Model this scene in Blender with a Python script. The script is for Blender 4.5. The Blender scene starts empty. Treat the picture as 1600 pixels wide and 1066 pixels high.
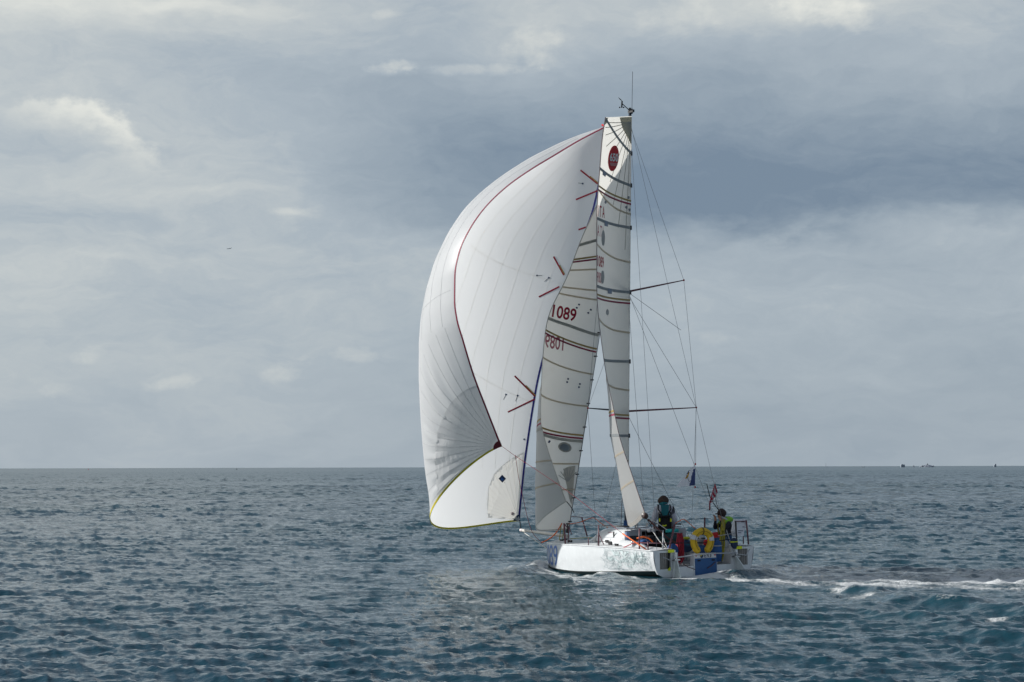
import bpy, bmesh, math, random
import numpy as np
from mathutils import Matrix, Vector

random.seed(7)
RNG = np.random.default_rng(11)
SC = bpy.context.scene
COL = SC.collection

# ------------------------------------------------------------------ camera
F_PX, CX, CY, CAM_H, ROLL = 3150.0, 800.0, 533.0, 2.70, math.radians(-0.15)
PITCH = math.atan(196.5 / F_PX)
cam = bpy.data.cameras.new('camera')
cam_o = bpy.data.objects.new('camera', cam)
COL.objects.link(cam_o)
cam.sensor_width = 36.0
cam.lens = F_PX / 1600.0 * 36.0
cam.clip_start, cam.clip_end = 0.5, 60000.0
CAM_M = Matrix.Translation((0, 0, CAM_H)) @ Matrix.Rotation(math.pi / 2 + PITCH, 4, 'X') @ Matrix.Rotation(ROLL, 4, 'Z')
cam_o.matrix_world = CAM_M
SC.camera = cam_o
CR = np.array(CAM_M.to_3x3())
CP = np.array([0, 0, CAM_H])

SC.view_settings.view_transform = 'Standard'
SC.view_settings.look = 'None'
SC.view_settings.gamma = 1.0
SC.view_settings.exposure = 0.0
SC.view_settings.use_curve_mapping = False
SC.render.film_transparent = False
try:
    SC.cycles.use_denoising = True
    SC.cycles.max_bounces = 8
    SC.cycles.transparent_max_bounces = 12
    SC.cycles.sample_clamp_indirect = 6.0
except Exception:
    pass

# sun: from the left and a little ahead, through thin cloud
SUN_AZ = math.radians(-77.0)      # measured from +Y towards +X
SUN_EL = math.radians(24.0)
sun = bpy.data.lights.new('sun', 'SUN')
sun.energy = 4.8
sun.angle = math.radians(1.2)
sun.color = (1.0, 0.97, 0.925)
sun_o = bpy.data.objects.new('sun', sun)
COL.objects.link(sun_o)
sd = Vector((math.sin(SUN_AZ) * math.cos(SUN_EL), math.cos(SUN_AZ) * math.cos(SUN_EL), math.sin(SUN_EL)))
sun_o.location = sd * 200
sun_o.rotation_euler = sd.to_track_quat('Z', 'Y').to_euler()


# ------------------------------------------------------------------ node helper
class NT:
    def __init__(self, tree):
        self.t = tree
        self.t.nodes.clear()

    def n(self, kind, **kw):
        nd = self.t.nodes.new(kind)
        for k, v in kw.items():
            setattr(nd, k, v)
        return nd

    def put(self, sock, v):
        if isinstance(v, bpy.types.NodeSocket):
            self.t.links.new(v, sock)
        elif v is not None:
            sock.default_value = v

    def m(self, op, a, b=None, c=None, clamp=False):
        nd = self.n('ShaderNodeMath', operation=op, use_clamp=clamp)
        self.put(nd.inputs[0], a)
        if b is not None: self.put(nd.inputs[1], b)
        if c is not None: self.put(nd.inputs[2], c)
        return nd.outputs[0]

    def vec(self, x, y, z=0.0):
        nd = self.n('ShaderNodeCombineXYZ')
        self.put(nd.inputs[0], x); self.put(nd.inputs[1], y); self.put(nd.inputs[2], z)
        return nd.outputs[0]

    def noise(self, v, scale, detail=4.0, rough=0.5, dist=0.0, out=0):
        nd = self.n('ShaderNodeTexNoise')
        if v is not None: self.put(nd.inputs['Vector'], v)
        nd.inputs['Scale'].default_value = scale
        nd.inputs['Detail'].default_value = detail
        nd.inputs['Roughness'].default_value = rough
        nd.inputs['Distortion'].default_value = dist
        return nd.outputs[out]

    def ramp(self, f, stops, interp='LINEAR'):
        nd = self.n('ShaderNodeValToRGB')
        cr = nd.color_ramp
        cr.interpolation = interp
        while len(cr.elements) < len(stops): cr.elements.new(0.5)
        for e, (p, c) in zip(cr.elements, stops):
            e.position = p
            e.color = (c[0], c[1], c[2], 1)
        self.put(nd.inputs[0], f)
        return nd.outputs[0]

    def maprange(self, v, a, b, c=0.0, d=1.0, smooth=True):
        nd = self.n('ShaderNodeMapRange', interpolation_type='SMOOTHSTEP' if smooth else 'LINEAR')
        self.put(nd.inputs[0], v)
        for i, x in enumerate((a, b, c, d)): self.put(nd.inputs[i + 1], x)
        return nd.outputs[0]

    def mix(self, f, a, b):
        nd = self.n('ShaderNodeMix', data_type='RGBA')
        self.put(nd.inputs[0], f)
        for s, v in ((nd.inputs[6], a), (nd.inputs[7], b)):
            if isinstance(v, (tuple, list)): v = (v[0], v[1], v[2], 1)
            self.put(s, v)
        return nd.outputs[2]


def lin(r, g, b):
    f = lambda c: (c / 255 / 12.92) if c / 255 <= 0.04045 else ((c / 255 + 0.055) / 1.055) ** 2.4
    return (f(r), f(g), f(b))


# ------------------------------------------------------------------ world sky: Nishita behind a deck of cloud
world = bpy.data.worlds.new('World')
SC.world = world
world.use_nodes = True
w = NT(world.node_tree)
tc = w.n('ShaderNodeTexCoord')
sep = w.n('ShaderNodeSeparateXYZ')
w.put(sep.inputs[0], tc.outputs['Generated'])
dx_, dy_, dz_ = sep.outputs
az = w.m('MULTIPLY', w.m('ARCTAN2', dx_, dy_), 57.2958)
el = w.m('MULTIPLY', w.m('ARCSINE', dz_), 57.2958)
PPD = 55.0
# wind-sheared warping of the cloud field, in degrees
wa = w.noise(w.vec(w.m('MULTIPLY', az, 0.22), w.m('MULTIPLY', el, 0.5), 3.1), 1.0, 6.0, 0.55)
wb = w.noise(w.vec(w.m('MULTIPLY', az, 0.22), w.m('MULTIPLY', el, 0.5), 9.7), 1.0, 6.0, 0.55)
azw = w.m('ADD', az, w.m('MULTIPLY', w.m('SUBTRACT', wa, 0.5), 4.5))
elw = w.m('ADD', el, w.m('MULTIPLY', w.m('SUBTRACT', wb, 0.5), 2.6))


def ell(px, py, sx, sy, rot=0.0, A=None, E=None):
    a0, e0 = (px - CX) / PPD, (729.5 - py) / PPD
    A = azw if A is None else A
    E = elw if E is None else E
    da, de = w.m('SUBTRACT', A, a0), w.m('SUBTRACT', E, e0)
    if rot:
        c, s = math.cos(rot), math.sin(rot)
        da, de = (w.m('ADD', w.m('MULTIPLY', da, c), w.m('MULTIPLY', de, s)),
                  w.m('SUBTRACT', w.m('MULTIPLY', de, c), w.m('MULTIPLY', da, s)))
    qa = w.m('MULTIPLY', da, PPD / sx)
    qe = w.m('MULTIPLY', de, PPD / sy)
    return w.m('ADD', w.m('MULTIPLY', qa, qa), w.m('MULTIPLY', qe, qe))


def gauss(px, py, sx, sy, amp, rot=0.0):
    return w.m('MULTIPLY', w.m('EXPONENT', w.m('MULTIPLY', ell(px, py, sx, sy, rot), -1.0)), amp)


val = w.maprange(el, 0.0, 6.0, 0.40, 0.53)
val = w.m('ADD', val, w.maprange(el, 8.0, 40.0, 0.0, 0.12))
# slightly brighter towards the sun side
val = w.m('ADD', val, w.maprange(az, -25.0, 18.0, 0.09, -0.075))
for b in [(1230, 320, 380, 85, -0.09), (1060, 230, 320, 100, -0.06), (640, 285, 230, 80, -0.08), (1500, 285, 220, 90, -0.05),
          (90, 345, 210, 30, -0.09), (330, 105, 130, 40, -0.10), (60, 230, 110, 26, -0.12), (980, 300, 200, 80, -0.06), (880, 120, 240, 60, -0.06),
          (720, 40, 170, 40, -0.07), (70, 20, 210, 38, 0.22), (300, 8, 130, 20, 0.22), (1230, 20, 240, 42, 0.30),
          (840, 75, 100, 55, 0.17), (1500, 120, 180, 60, 0.10), (430, 80, 110, 45, 0.06), (120, 418, 240, 14, 0.08),
          (60, 465, 160, 26, 0.06), (340, 310, 110, 24, 0.08), (1350, 470, 220, 40, 0.06), (1470, 360, 160, 22, 0.12),
          (1210, 372, 60, 14, 0.08), (450, 335, 30, 8, 0.10)]:
    val = w.m('ADD', val, gauss(*b))
# flat base of the dark cloud bank: a firmer lower edge
elb = w.m('ADD', el, w.m('ADD', w.m('MULTIPLY', w.m('SUBTRACT', wa, 0.5), 2.2), w.m('MULTIPLY', w.m('SUBTRACT', wb, 0.5), 1.6)))
bank = w.m('MULTIPLY', w.maprange(elb, 6.15, 7.1), w.maprange(elw, 8.0, 13.0, 1.0, 0.0))
bank = w.m('MULTIPLY', bank, w.maprange(w.m('ADD', azw, w.m('MULTIPLY', w.m('SUBTRACT', elw, 8.0), 0.9)), -8.0, 1.5))
val = w.m('SUBTRACT', val, w.m('MULTIPLY', bank, 0.35))
# puffs with crisper rims
fn = w.noise(w.vec(w.m('MULTIPLY', az, 1.0), w.m('MULTIPLY', el, 1.4), 1.7), 0.9, 9.0, 0.62)
fnm = w.m('MULTIPLY', w.m('SUBTRACT', fn, 0.5), 5.0)
for (px, py, sx, sy, amp, rot, soft) in [
        (615, 108, 52, 15, 0.16, 0.0, 0.9), (740, 112, 120, 9, 0.11, 0.0, 1.0),
        (850, 72, 55, 34, 0.13, 0.15, 1.2), (1290, 30, 90, 34, 0.15, -0.1, 1.1), (1060, 40, 70, 30, 0.08, 0, 1.2),
        (150, 556, 26, 15, 0.07, 0.2, 1.0), (278, 597, 52, 12, 0.09, 0.15, 1.0), (108, 612, 30, 12, 0.07, 0, 1.0),
        (448, 578, 44, 20, 0.08, 0.35, 1.0), (560, 556, 44, 13, 0.07, 0, 1.0), (600, 28, 26, 8, 0.09, 0.1, 1.0),
        (1235, 372, 60, 16, 0.09, 0.1, 1.1), (1110, 545, 30, 34, 0.05, 0, 1.2), (1300, 500, 80, 40, 0.05, 0, 1.3), (455, 332, 36, 7, 0.08, 0, 1.0)]:
    d = w.m('ADD', ell(px, py, sx, sy, rot, az, el), fnm)
    val = w.m('ADD', val, w.maprange(d, 1.3, 0.5 - soft, 0.0, amp * 1.5))
# the bigger cumulus at the left: sunlit along its upper right rim, grey below
dC = w.m('ADD', ell(95, 262, 158, 92, 0.0, az, el), w.m('MULTIPLY', w.m('SUBTRACT', fn, 0.5), 1.5))
lit = w.m('MULTIPLY', w.maprange(dC, 1.22, 0.62), w.maprange(dC, 0.0, 0.95))
ldir = w.m('ADD', w.m('MULTIPLY', w.m('SUBTRACT', az, (95 - CX) / PPD), 0.28), w.m('MULTIPLY', w.m('SUBTRACT', el, (729.5 - 262) / PPD), 0.72))
val = w.m('ADD', val, w.m('MULTIPLY', w.m('MULTIPLY', lit, w.maprange(ldir, 0.2, 1.5)), 0.46))
# broad and fine structure everywhere, also outside the frame
n1 = w.noise(w.vec(w.m('MULTIPLY', azw, 0.11), w.m('MULTIPLY', elw, 0.30), 0.0), 1.0, 7.0, 0.58)
val = w.m('ADD', val, w.m('MULTIPLY', w.m('SUBTRACT', n1, 0.5), 0.42))
n2 = w.noise(w.vec(w.m('MULTIPLY', azw, 0.5), w.m('MULTIPLY', elw, 1.9), 5.0), 1.0, 6.0, 0.55)
val = w.m('ADD', val, w.m('MULTIPLY', w.m('SUBTRACT', n2, 0.5), 0.16))
n3 = w.noise(w.vec(w.m('MULTIPLY', azw, 1.6), w.m('MULTIPLY', elw, 3.2), 2.0), 1.0, 7.0, 0.62)
val = w.m('ADD', val, w.m('MULTIPLY', w.m('MULTIPLY', w.m('SUBTRACT', n3, 0.5), 0.16), w.maprange(el, 0.5, 6.0, 0.25, 1.0)))
ccol = w.ramp(val, [(0.0, lin(115, 132, 150)), (0.22, lin(140, 154, 167)), (0.48, lin(163, 174, 183)), (0.72, lin(193, 198, 198)), (1.0, lin(222, 223, 216))])
sky = w.n('ShaderNodeTexSky', sky_type='NISHITA')
sky.sun_disc = False
sky.sun_elevation = SUN_EL
sky.sun_rotation = SUN_AZ
sky.dust_density = 0.7
b1 = w.n('ShaderNodeBackground'); w.put(b1.inputs[0], sky.outputs[0]); b1.inputs[1].default_value = 0.07
b2 = w.n('ShaderNodeBackground'); w.put(b2.inputs[0], ccol); b2.inputs[1].default_value = 1.12
gap = w.m('MULTIPLY', w.maprange(n1, 0.36, 0.64, 1.0, 0.6), w.maprange(el, 12.5, 24.0, 0.0, 0.88))
mx = w.n('ShaderNodeMixShader'); w.put(mx.inputs[0], w.m('SUBTRACT', 0.95, gap))
w.t.links.new(b1.outputs[0], mx.inputs[1]); w.t.links.new(b2.outputs[0], mx.inputs[2])
wo = w.n('ShaderNodeOutputWorld')
w.t.links.new(mx.outputs[0], wo.inputs[0])

# ------------------------------------------------------------------ frames and measuring helpers
YAW = math.radians(32.0)
HEEL = math.radians(1.0)
BO = np.array([4.74, 50.0, 0.0])
F0 = np.array([-math.sin(YAW), math.cos(YAW), 0.0])
P0 = np.array([-math.cos(YAW), -math.sin(YAW), 0.0])
U0 = np.array([0, 0, 1.0])
PV = P0 * math.cos(HEEL) - U0 * math.sin(HEEL)
UV = U0 * math.cos(HEEL) + P0 * math.sin(HEEL)
BR = np.stack([F0, PV, UV], axis=1)           # columns: forward, port, up
BOAT = Matrix([[BR[0][0], BR[0][1], BR[0][2], BO[0]], [BR[1][0], BR[1][1], BR[1][2], BO[1]], [BR[2][0], BR[2][1], BR[2][2], BO[2]], [0, 0, 0, 1]])


def to_world(p): return BO + np.asarray(p, float) @ BR.T
def to_local(p): return (np.asarray(p, float) - BO) @ BR


def project(p):
    """world points -> photograph pixels (1600 x 1066) used for measuring"""
    q = (np.asarray(p, float) - CP) @ CR
    return np.stack([CX + F_PX * q[..., 0] / -q[..., 2], CY - F_PX * q[..., 1] / -q[..., 2]], -1)


def ray(px, py):
    d = np.array([(px - CX) / F_PX, -(py - CY) / F_PX, -1.0])
    d = CR @ d
    return d / d[1]


def at_y(px, py, Y): return CP + ray(px, py) * Y


def at_plane(px, py, axis, value):
    """local point where the sight line meets the boat plane  local[axis] = value"""
    o = to_local(CP); e = to_local(CP + ray(px, py))
    d = e - o
    t = (value - o[axis]) / d[axis]
    return o + d * t


def pchip(x, y, xq):
    x = np.asarray(x, float); y = np.asarray(y, float); xq = np.asarray(xq, float)
    if x[0] > x[-1]: x, y = x[::-1], y[::-1]
    h = np.diff(x); dl = np.diff(y) / h
    m = np.zeros_like(y)
    for i in range(1, len(x) - 1):
        if dl[i - 1] * dl[i] > 0:
            w1, w2 = 2 * h[i] + h[i - 1], h[i] + 2 * h[i - 1]
            m[i] = (w1 + w2) / (w1 / dl[i - 1] + w2 / dl[i])
    m[0], m[-1] = dl[0], dl[-1]
    i = np.clip(np.searchsorted(x, xq) - 1, 0, len(x) - 2)
    t = (np.clip(xq, x[0], x[-1]) - x[i]) / h[i]
    return (y[i] * (1 + 2 * t) * (1 - t) ** 2 + m[i] * h[i] * t * (1 - t) ** 2
            + y[i + 1] * t * t * (3 - 2 * t) + m[i + 1] * h[i] * t * t * (t - 1))


# ------------------------------------------------------------------ materials
MATS = {}


def mat(name, col, rough=0.5, metal=0.0, var=0.06, scale=6.0, bump=0.0, bscale=40.0, coat=0.0, trans=0.0, tcol=None, spec=0.5, stain=None):
    """procedural surface: base colour with uneven wear, optional relief, optional see-through light (cloth)"""
    if name in MATS: return MATS[name]
    m = bpy.data.materials.new(name); m.use_nodes = True
    t = NT(m.node_tree)
    co = t.n('ShaderNodeTexCoord').outputs['Object']
    nz = t.noise(co, scale, 5.0, 0.6)
    c0 = tuple(max(0, c * (1 - var)) for c in col); c1 = tuple(min(1, c * (1 + var)) for c in col)
    c = t.mix(t.maprange(nz, 0.3, 0.7), c0, c1)
    if stain:
        nz2 = t.noise(co, stain[1], 6.0, 0.65, 0.4)
        c = t.mix(t.m('MULTIPLY', t.maprange(nz2, 0.55, 0.78), stain[2]), c, stain[0])
    p = t.n('ShaderNodeBsdfPrincipled')
    t.put(p.inputs['Base Color'], c)
    t.put(p.inputs['Roughness'], t.maprange(nz, 0.2, 0.8, max(0.02, rough - 0.08), min(1, rough + 0.08)))
    p.inputs['Metallic'].default_value = metal
    p.inputs['Specular IOR Level'].default_value = spec
    p.inputs['Coat Weight'].default_value = coat
    p.inputs['Coat Roughness'].default_value = 0.08
    if bump:
        b = t.n('ShaderNodeBump'); b.inputs['Strength'].default_value = bump; b.inputs['Distance'].default_value = 0.02
        t.put(b.inputs['Height'], t.noise(co, bscale, 5.0, 0.6)); t.put(p.inputs['Normal'], b.outputs[0])
    o = t.n('ShaderNodeOutputMaterial')
    sh = p.outputs[0]
    if trans:
        tr = t.n('ShaderNodeBsdfTranslucent')
        t.put(tr.inputs[0], (*(tcol or col), 1))
        if bump: t.t.links.new(b.outputs[0], tr.inputs['Normal'])
        ms = t.n('ShaderNodeMixShader'); ms.inputs[0].default_value = trans
        t.t.links.new(sh, ms.inputs[1]); t.t.links.new(tr.outputs[0], ms.inputs[2])
        sh = ms.outputs[0]
    t.t.links.new(sh, o.inputs[0])
    MATS[name] = m
    return m


WHITE = mat('white_gelcoat', (0.74, 0.77, 0.79), 0.22, var=0.03, coat=0.5, stain=((0.62, 0.66, 0.68), 2.2, 0.35))
DECK = mat('deck_paint', (0.70, 0.72, 0.73), 0.55, var=0.05, bump=0.15, bscale=120, stain=((0.5, 0.5, 0.48), 5, 0.4))
BOTTOM = mat('antifouling', (0.085, 0.095, 0.085), 0.45, var=0.25, scale=3)
CARBON = mat('carbon', (0.02, 0.02, 0.023), 0.35, var=0.2, scale=20)
MASTM = mat('mast_carbon', (0.045, 0.055, 0.075), 0.3, var=0.15)
STEEL = mat('stainless', (0.55, 0.56, 0.57), 0.25, metal=1.0)
WIRE = mat('wire', (0.17, 0.18, 0.20), 0.4, metal=0.3)
RED_RAIL = mat('dark_red_brown_rail', (0.15, 0.05, 0.07), 0.45)
BLACK = mat('black_cloth', (0.009, 0.010, 0.014), 0.85, var=0.3)
BLUE = mat('blue_cloth', (0.012, 0.075, 0.24), 0.7, var=0.2)
BLUEP = mat('blue_panel', (0.014, 0.09, 0.26), 0.35, var=0.06)
YELLOW = mat('lifebuoy_yellow', (0.62, 0.40, 0.015), 0.6, var=0.12, bump=0.2)
NEON = mat('fluo_tape', (0.72, 0.80, 0.02), 0.5)
GREEN_NEON = mat('fluo_green', (0.24, 0.52, 0.04), 0.7)
TEAL = mat('teal_cloth', (0.0, 0.11, 0.14), 0.75, var=0.15)
TURQ = mat('turquoise', (0.01, 0.36, 0.36), 0.6)
REDM = mat('red_mesh', (0.30, 0.012, 0.03), 0.8, var=0.25, scale=60)
REDC = mat('red_cloth', (0.55, 0.015, 0.02), 0.75)
ORANGE = mat('orange_rope', (0.85, 0.16, 0.03), 0.7)
REDROPE = mat('red_rope', (0.42, 0.03, 0.05), 0.7)
YROPE = mat('yellow_rope', (0.30, 0.26, 0.025), 0.8, var=0.25, scale=50)
YELT = mat('yellow_tape', (0.66, 0.56, 0.02), 0.55)
WROPE = mat('white_rope', (0.6, 0.6, 0.58), 0.8)
BROPE = mat('brown_rope', (0.12, 0.055, 0.05), 0.85)
GREY = mat('grey_panel', (0.28, 0.27, 0.26), 0.6, var=0.12)
SMOKE = mat('smoked_window', (0.06, 0.065, 0.075), 0.12, spec=0.6)
LGREY = mat('light_grey', (0.42, 0.44, 0.47), 0.5)
INKRED = mat('red_print', (0.36, 0.006, 0.035), 0.6, trans=0.25)
INKPINK = mat('red_print_seen_through', (0.48, 0.16, 0.20), 0.6, trans=0.3)
INKNAVY = mat('navy_print', (0.02, 0.045, 0.12), 0.6)
INKBLUE = mat('blue_print', (0.03, 0.13, 0.46), 0.4, coat=0.3)
INKGREY = mat('grey_print', (0.28, 0.30, 0.30), 0.6, trans=0.3)
GOLD = mat('gold_tape', (0.42, 0.30, 0.10), 0.6, trans=0.2)
LUFFBLUE = mat('luff_tape_blue', (0.02, 0.02, 0.22), 0.6)
LEECHRED = mat('leech_tape_red', (0.26, 0.01, 0.05), 0.6)
BATTEN = mat('batten_pocket', (0.36, 0.39, 0.41), 0.6, var=0.15, trans=0.4)
BATTENL = mat('batten_pocket_pale', (0.52, 0.52, 0.49), 0.6, var=0.1, trans=0.4)
SEAM = mat('seam_cream', (0.74, 0.68, 0.58), 0.6, trans=0.65)
SEAMD = mat('seam_grey', (0.46, 0.46, 0.44), 0.6, trans=0.25)
SKIN = mat('skin', (0.42, 0.22, 0.15), 0.55)
HAIR = mat('brown_hair', (0.035, 0.016, 0.009), 0.6, var=0.5, scale=40, bump=0.4, bscale=60)
JACKET = mat('pale_grey_jacket', (0.50, 0.52, 0.60), 0.7, var=0.1)
NAVYJ = mat('navy_jacket', (0.012, 0.015, 0.03), 0.75, var=0.2)
DENIM = mat('blue_trousers', (0.025, 0.09, 0.22), 0.8, var=0.2)
BOTM = mat('brown_hat', (0.03, 0.016, 0.016), 0.85)
SPINM = mat('spinnaker_nylon', (0.84, 0.85, 0.86), 0.42, var=0.012, scale=1.0, trans=0.46, tcol=(0.90, 0.915, 0.92), bump=0.05, bscale=5)
SPINP = mat('spinnaker_patch', (0.78, 0.79, 0.80), 0.42, var=0.02, trans=0.42, tcol=(0.74, 0.75, 0.75), bump=0.05, bscale=5)
SPINT = mat('spinnaker_tack_patch', (0.82, 0.815, 0.79), 0.45, var=0.015, trans=0.52, tcol=(0.84, 0.83, 0.79))
MAINM = mat('mainsail_cloth', (0.84, 0.835, 0.80), 0.5, var=0.02, scale=0.8, trans=0.45, tcol=(0.86, 0.845, 0.79), bump=0.06, bscale=3, stain=((0.58, 0.55, 0.49), 0.7, 0.4))
JIBM = mat('jib_cloth', (0.88, 0.875, 0.84), 0.5, var=0.02, scale=0.8, trans=0.45, tcol=(0.90, 0.88, 0.82), bump=0.10, bscale=5, stain=((0.60, 0.57, 0.50), 0.8, 0.35))
HEADP = mat('head_patch', (0.58, 0.54, 0.42), 0.5, var=0.08, trans=0.3)
WINDOWF = mat('sail_window_film', (0.36, 0.42, 0.48), 0.15, trans=0.6, tcol=(0.5, 0.56, 0.62))


# ------------------------------------------------------------------ mesh builder
class MB:
    def __init__(self):
        self.v = []; self.f = []; self.mi = []

    def add(self, verts, faces, mi=0):
        o = len(self.v)
        self.v += [tuple(map(float, p)) for p in verts]
        self.f += [tuple(i + o for i in f) for f in faces]
        self.mi += [mi] * len(faces)
        return self

    def box(self, c, s, rot=None, mi=0):
        c = np.asarray(c, float); h = np.asarray(s, float) / 2
        vs = np.array([(x, y, z) for x in (-1, 1) for y in (-1, 1) for z in (-1, 1)], float) * h
        if rot is not None: vs = vs @ np.array(rot.to_3x3() if hasattr(rot, 'to_3x3') else rot).T
        fs = [(0, 1, 3, 2), (4, 6, 7, 5), (0, 4, 5, 1), (2, 3, 7, 6), (0, 2, 6, 4), (1, 5, 7, 3)]
        return self.add(vs + c, fs, mi)

    def tube(self, pts, r, n=6, mi=0, flat=None):
        pts = np.asarray(pts, float)
        k = len(pts)
        rr = np.broadcast_to(np.asarray(r, float), (k,)) if np.ndim(r) <= 1 else r
        tg = np.gradient(pts, axis=0)
        tg /= np.linalg.norm(tg, axis=1)[:, None] + 1e-12
        ref = np.array([0, 0, 1.0]) if abs(tg[0][2]) < 0.9 else np.array([1.0, 0, 0])
        vs = []
        a = np.arange(n) / n * 2 * np.pi
        for i in range(k):
            s = np.cross(tg[i], ref); s /= np.linalg.norm(s) + 1e-12
            q = np.cross(s, tg[i])
            ref = q
            e = 1.0 if flat is None else flat
            vs += list(pts[i] + rr[i] * (np.cos(a)[:, None] * s + e * np.sin(a)[:, None] * q))
        fs = []
        for i in range(k - 1):
            for j in range(n):
                fs.append((i * n + j, i * n + (j + 1) % n, (i + 1) * n + (j + 1) % n, (i + 1) * n + j))
        fs.append(tuple(range(n))[::-1]); fs.append(tuple(range((k - 1) * n, k * n)))
        return self.add(vs, fs, mi)

    def line(self, a, b, r, n=5, mi=0):
        return self.tube([a, b], r, n, mi)

    def grid(self, P, mi=0, close_u=False):
        P = np.asarray(P, float); nv, nu = P.shape[:2]
        fs = []
        for i in range(nv - 1):
            for j in range(nu - (0 if close_u else 1)):
                k = (j + 1) % nu
                fs.append((i * nu + j, i * nu + k, (i + 1) * nu + k, (i + 1) * nu + j))
        return self.add(P.reshape(-1, 3), fs, mi)

    def lathe(self, prof, c, axis=(0, 0, 1), n=12, mi=0):
        ax = Vector(axis).normalized(); R = np.array(ax.to_track_quat('Z', 'Y').to_matrix())
        vs = []
        for (r, z) in prof:
            for j in range(n):
                a = 2 * math.pi * j / n
                vs.append(np.array(c) + R @ np.array([r * math.cos(a), r * math.sin(a), z]))
        fs = []
        for i in range(len(prof) - 1):
            for j in range(n):
                fs.append((i * n + j, i * n + (j + 1) % n, (i + 1) * n + (j + 1) % n, (i + 1) * n + j))
        fs.append(tuple(range(n))[::-1]); fs.append(tuple(range((len(prof) - 1) * n, len(prof) * n)))
        return self.add(vs, fs, mi)

    def prism(self, poly, d, mi=0):
        """poly: 3-D outline, d: extrusion vector"""
        poly = np.asarray(poly, float); k = len(poly); d = np.asarray(d, float)
        vs = list(poly) + list(poly + d)
        fs = [tuple(range(k))[::-1], tuple(range(k, 2 * k))]
        fs += [(i, (i + 1) % k, k + (i + 1) % k, k + i) for i in range(k)]
        return self.add(vs, fs, mi)

    def blob(self, c, s, seed=0, rough=0.12, n=10, mi=0):
        r = np.random.default_rng(seed)
        ph = r.uniform(0, 6.28, 6)
        P = np.zeros((n + 1, 2 * n, 3))
        for i in range(n + 1):
            th = math.pi * i / n
            for j in range(2 * n):
                a = math.pi * j / n
                k = 1 + rough * (math.sin(3 * a + ph[0] + 2 * th) + math.sin(4 * th + ph[1]) * 0.7 + 0.6 * math.sin(5 * a - 3 * th + ph[2])) * math.sin(th)
                P[i, j] = (math.sin(th) * math.cos(a) * k, math.sin(th) * math.sin(a) * k, math.cos(th) * k)
        return self.grid(P * np.asarray(s) + np.asarray(c), mi, close_u=True)

    def build(self, name, mats, parent=None, smooth=False, off=(0, 0, 0), fix=True):
        me = bpy.data.meshes.new(name)
        vs = np.asarray(self.v, float) - np.asarray(off, float)
        me.from_pydata(vs.tolist(), [], self.f)
        if not isinstance(mats, (list, tuple)): mats = [mats]
        for m_ in mats: me.materials.append(m_)
        if len(mats) > 1: me.polygons.foreach_set('material_index', self.mi)
        if fix:
            bm = bmesh.new(); bm.from_mesh(me)
            bmesh.ops.remove_doubles(bm, verts=bm.verts, dist=1e-5)
            bmesh.ops.recalc_face_normals(bm, faces=bm.faces)
            bm.to_mesh(me); bm.free()
        if smooth: me.polygons.foreach_set('use_smooth', [True] * len(me.polygons))
        me.update()
        o = bpy.data.objects.new(name, me)
        COL.objects.link(o)
        if parent is not None: o.parent = parent
        return o


def tag(o, label=None, cat=None, group=None, kind=None):
    for k, v in (('label', label), ('category', cat), ('group', group), ('kind', kind)):
        if v: o[k] = v
    return o


def islands(mb):
    """separate pieces of a builder, each a builder of its own"""
    par = list(range(len(mb.v)))

    def find(i):
        while par[i] != i: par[i] = par[par[i]]; i = par[i]
        return i
    for f in mb.f:
        a = find(f[0])
        for k in f[1:]: par[find(k)] = a
    groups = {}
    for k, f in enumerate(mb.f): groups.setdefault(find(f[0]), []).append(k)
    out = []
    for ks in groups.values():
        b = MB(); ids = sorted({i for k in ks for i in mb.f[k]}); mp = {i: n for n, i in enumerate(ids)}
        b.v = [mb.v[i] for i in ids]; b.f = [tuple(mp[i] for i in mb.f[k]) for k in ks]; b.mi = [mb.mi[k] for k in ks]
        out.append(b)
    return out


class Thing:
    """an Empty at the thing's base; its parts are given in boat coordinates"""
    def __init__(self, name, base, label, cat, group=None, frame=None):
        self.o = bpy.data.objects.new(name, None)
        COL.objects.link(self.o)
        self.base = np.asarray(base, float)
        self.o.matrix_world = (BOAT if frame is None else frame) @ Matrix.Translation(self.base.tolist())
        self.o.empty_display_size = 0.2
        tag(self.o, label, cat, group)

    def part(self, mb, name, m_, smooth=False, parent=None, label=None, split=False):
        if split:
            for b in islands(mb): o = b.build(name, m_, parent if parent is not None else self.o, smooth, off=self.base)
            return o
        o = mb.build(name, m_, parent if parent is not None else self.o, smooth, off=self.base)
        if label: o['label'] = label
        return o


# ------------------------------------------------------------------ sea
def fft_tile(N, L, wind, kp, kmin, kmax, spread, power, seed):
    r = np.random.default_rng(seed)
    k1 = np.fft.fftfreq(N, L / N) * 2 * np.pi
    kx, ky = np.meshgrid(k1, k1, indexing='ij')
    k = np.hypot(kx, ky); k[0, 0] = 1e-6
    c = (kx * wind[0] + ky * wind[1]) / k
    D = np.where(c > 0, np.abs(c) ** spread, 0.10 * np.abs(c) ** spread) + 0.02
    S = k ** (-power) * np.exp(-1.25 * (kp / k) ** 2) * D
    S = np.where((k > kmin) & (k < kmax), S, 0.0)
    A = np.sqrt(S) * (r.normal(size=(N, N)) + 1j * r.normal(size=(N, N)))
    A[0, 0] = 0
    h = np.fft.ifft2(A)
    sx = np.fft.ifft2(1j * kx / k * A).real; sy = np.fft.ifft2(1j * ky / k * A).real
    h = h.real
    s = h.std()
    return np.stack([h / s, sx / s, sy / s], -1), L


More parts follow.
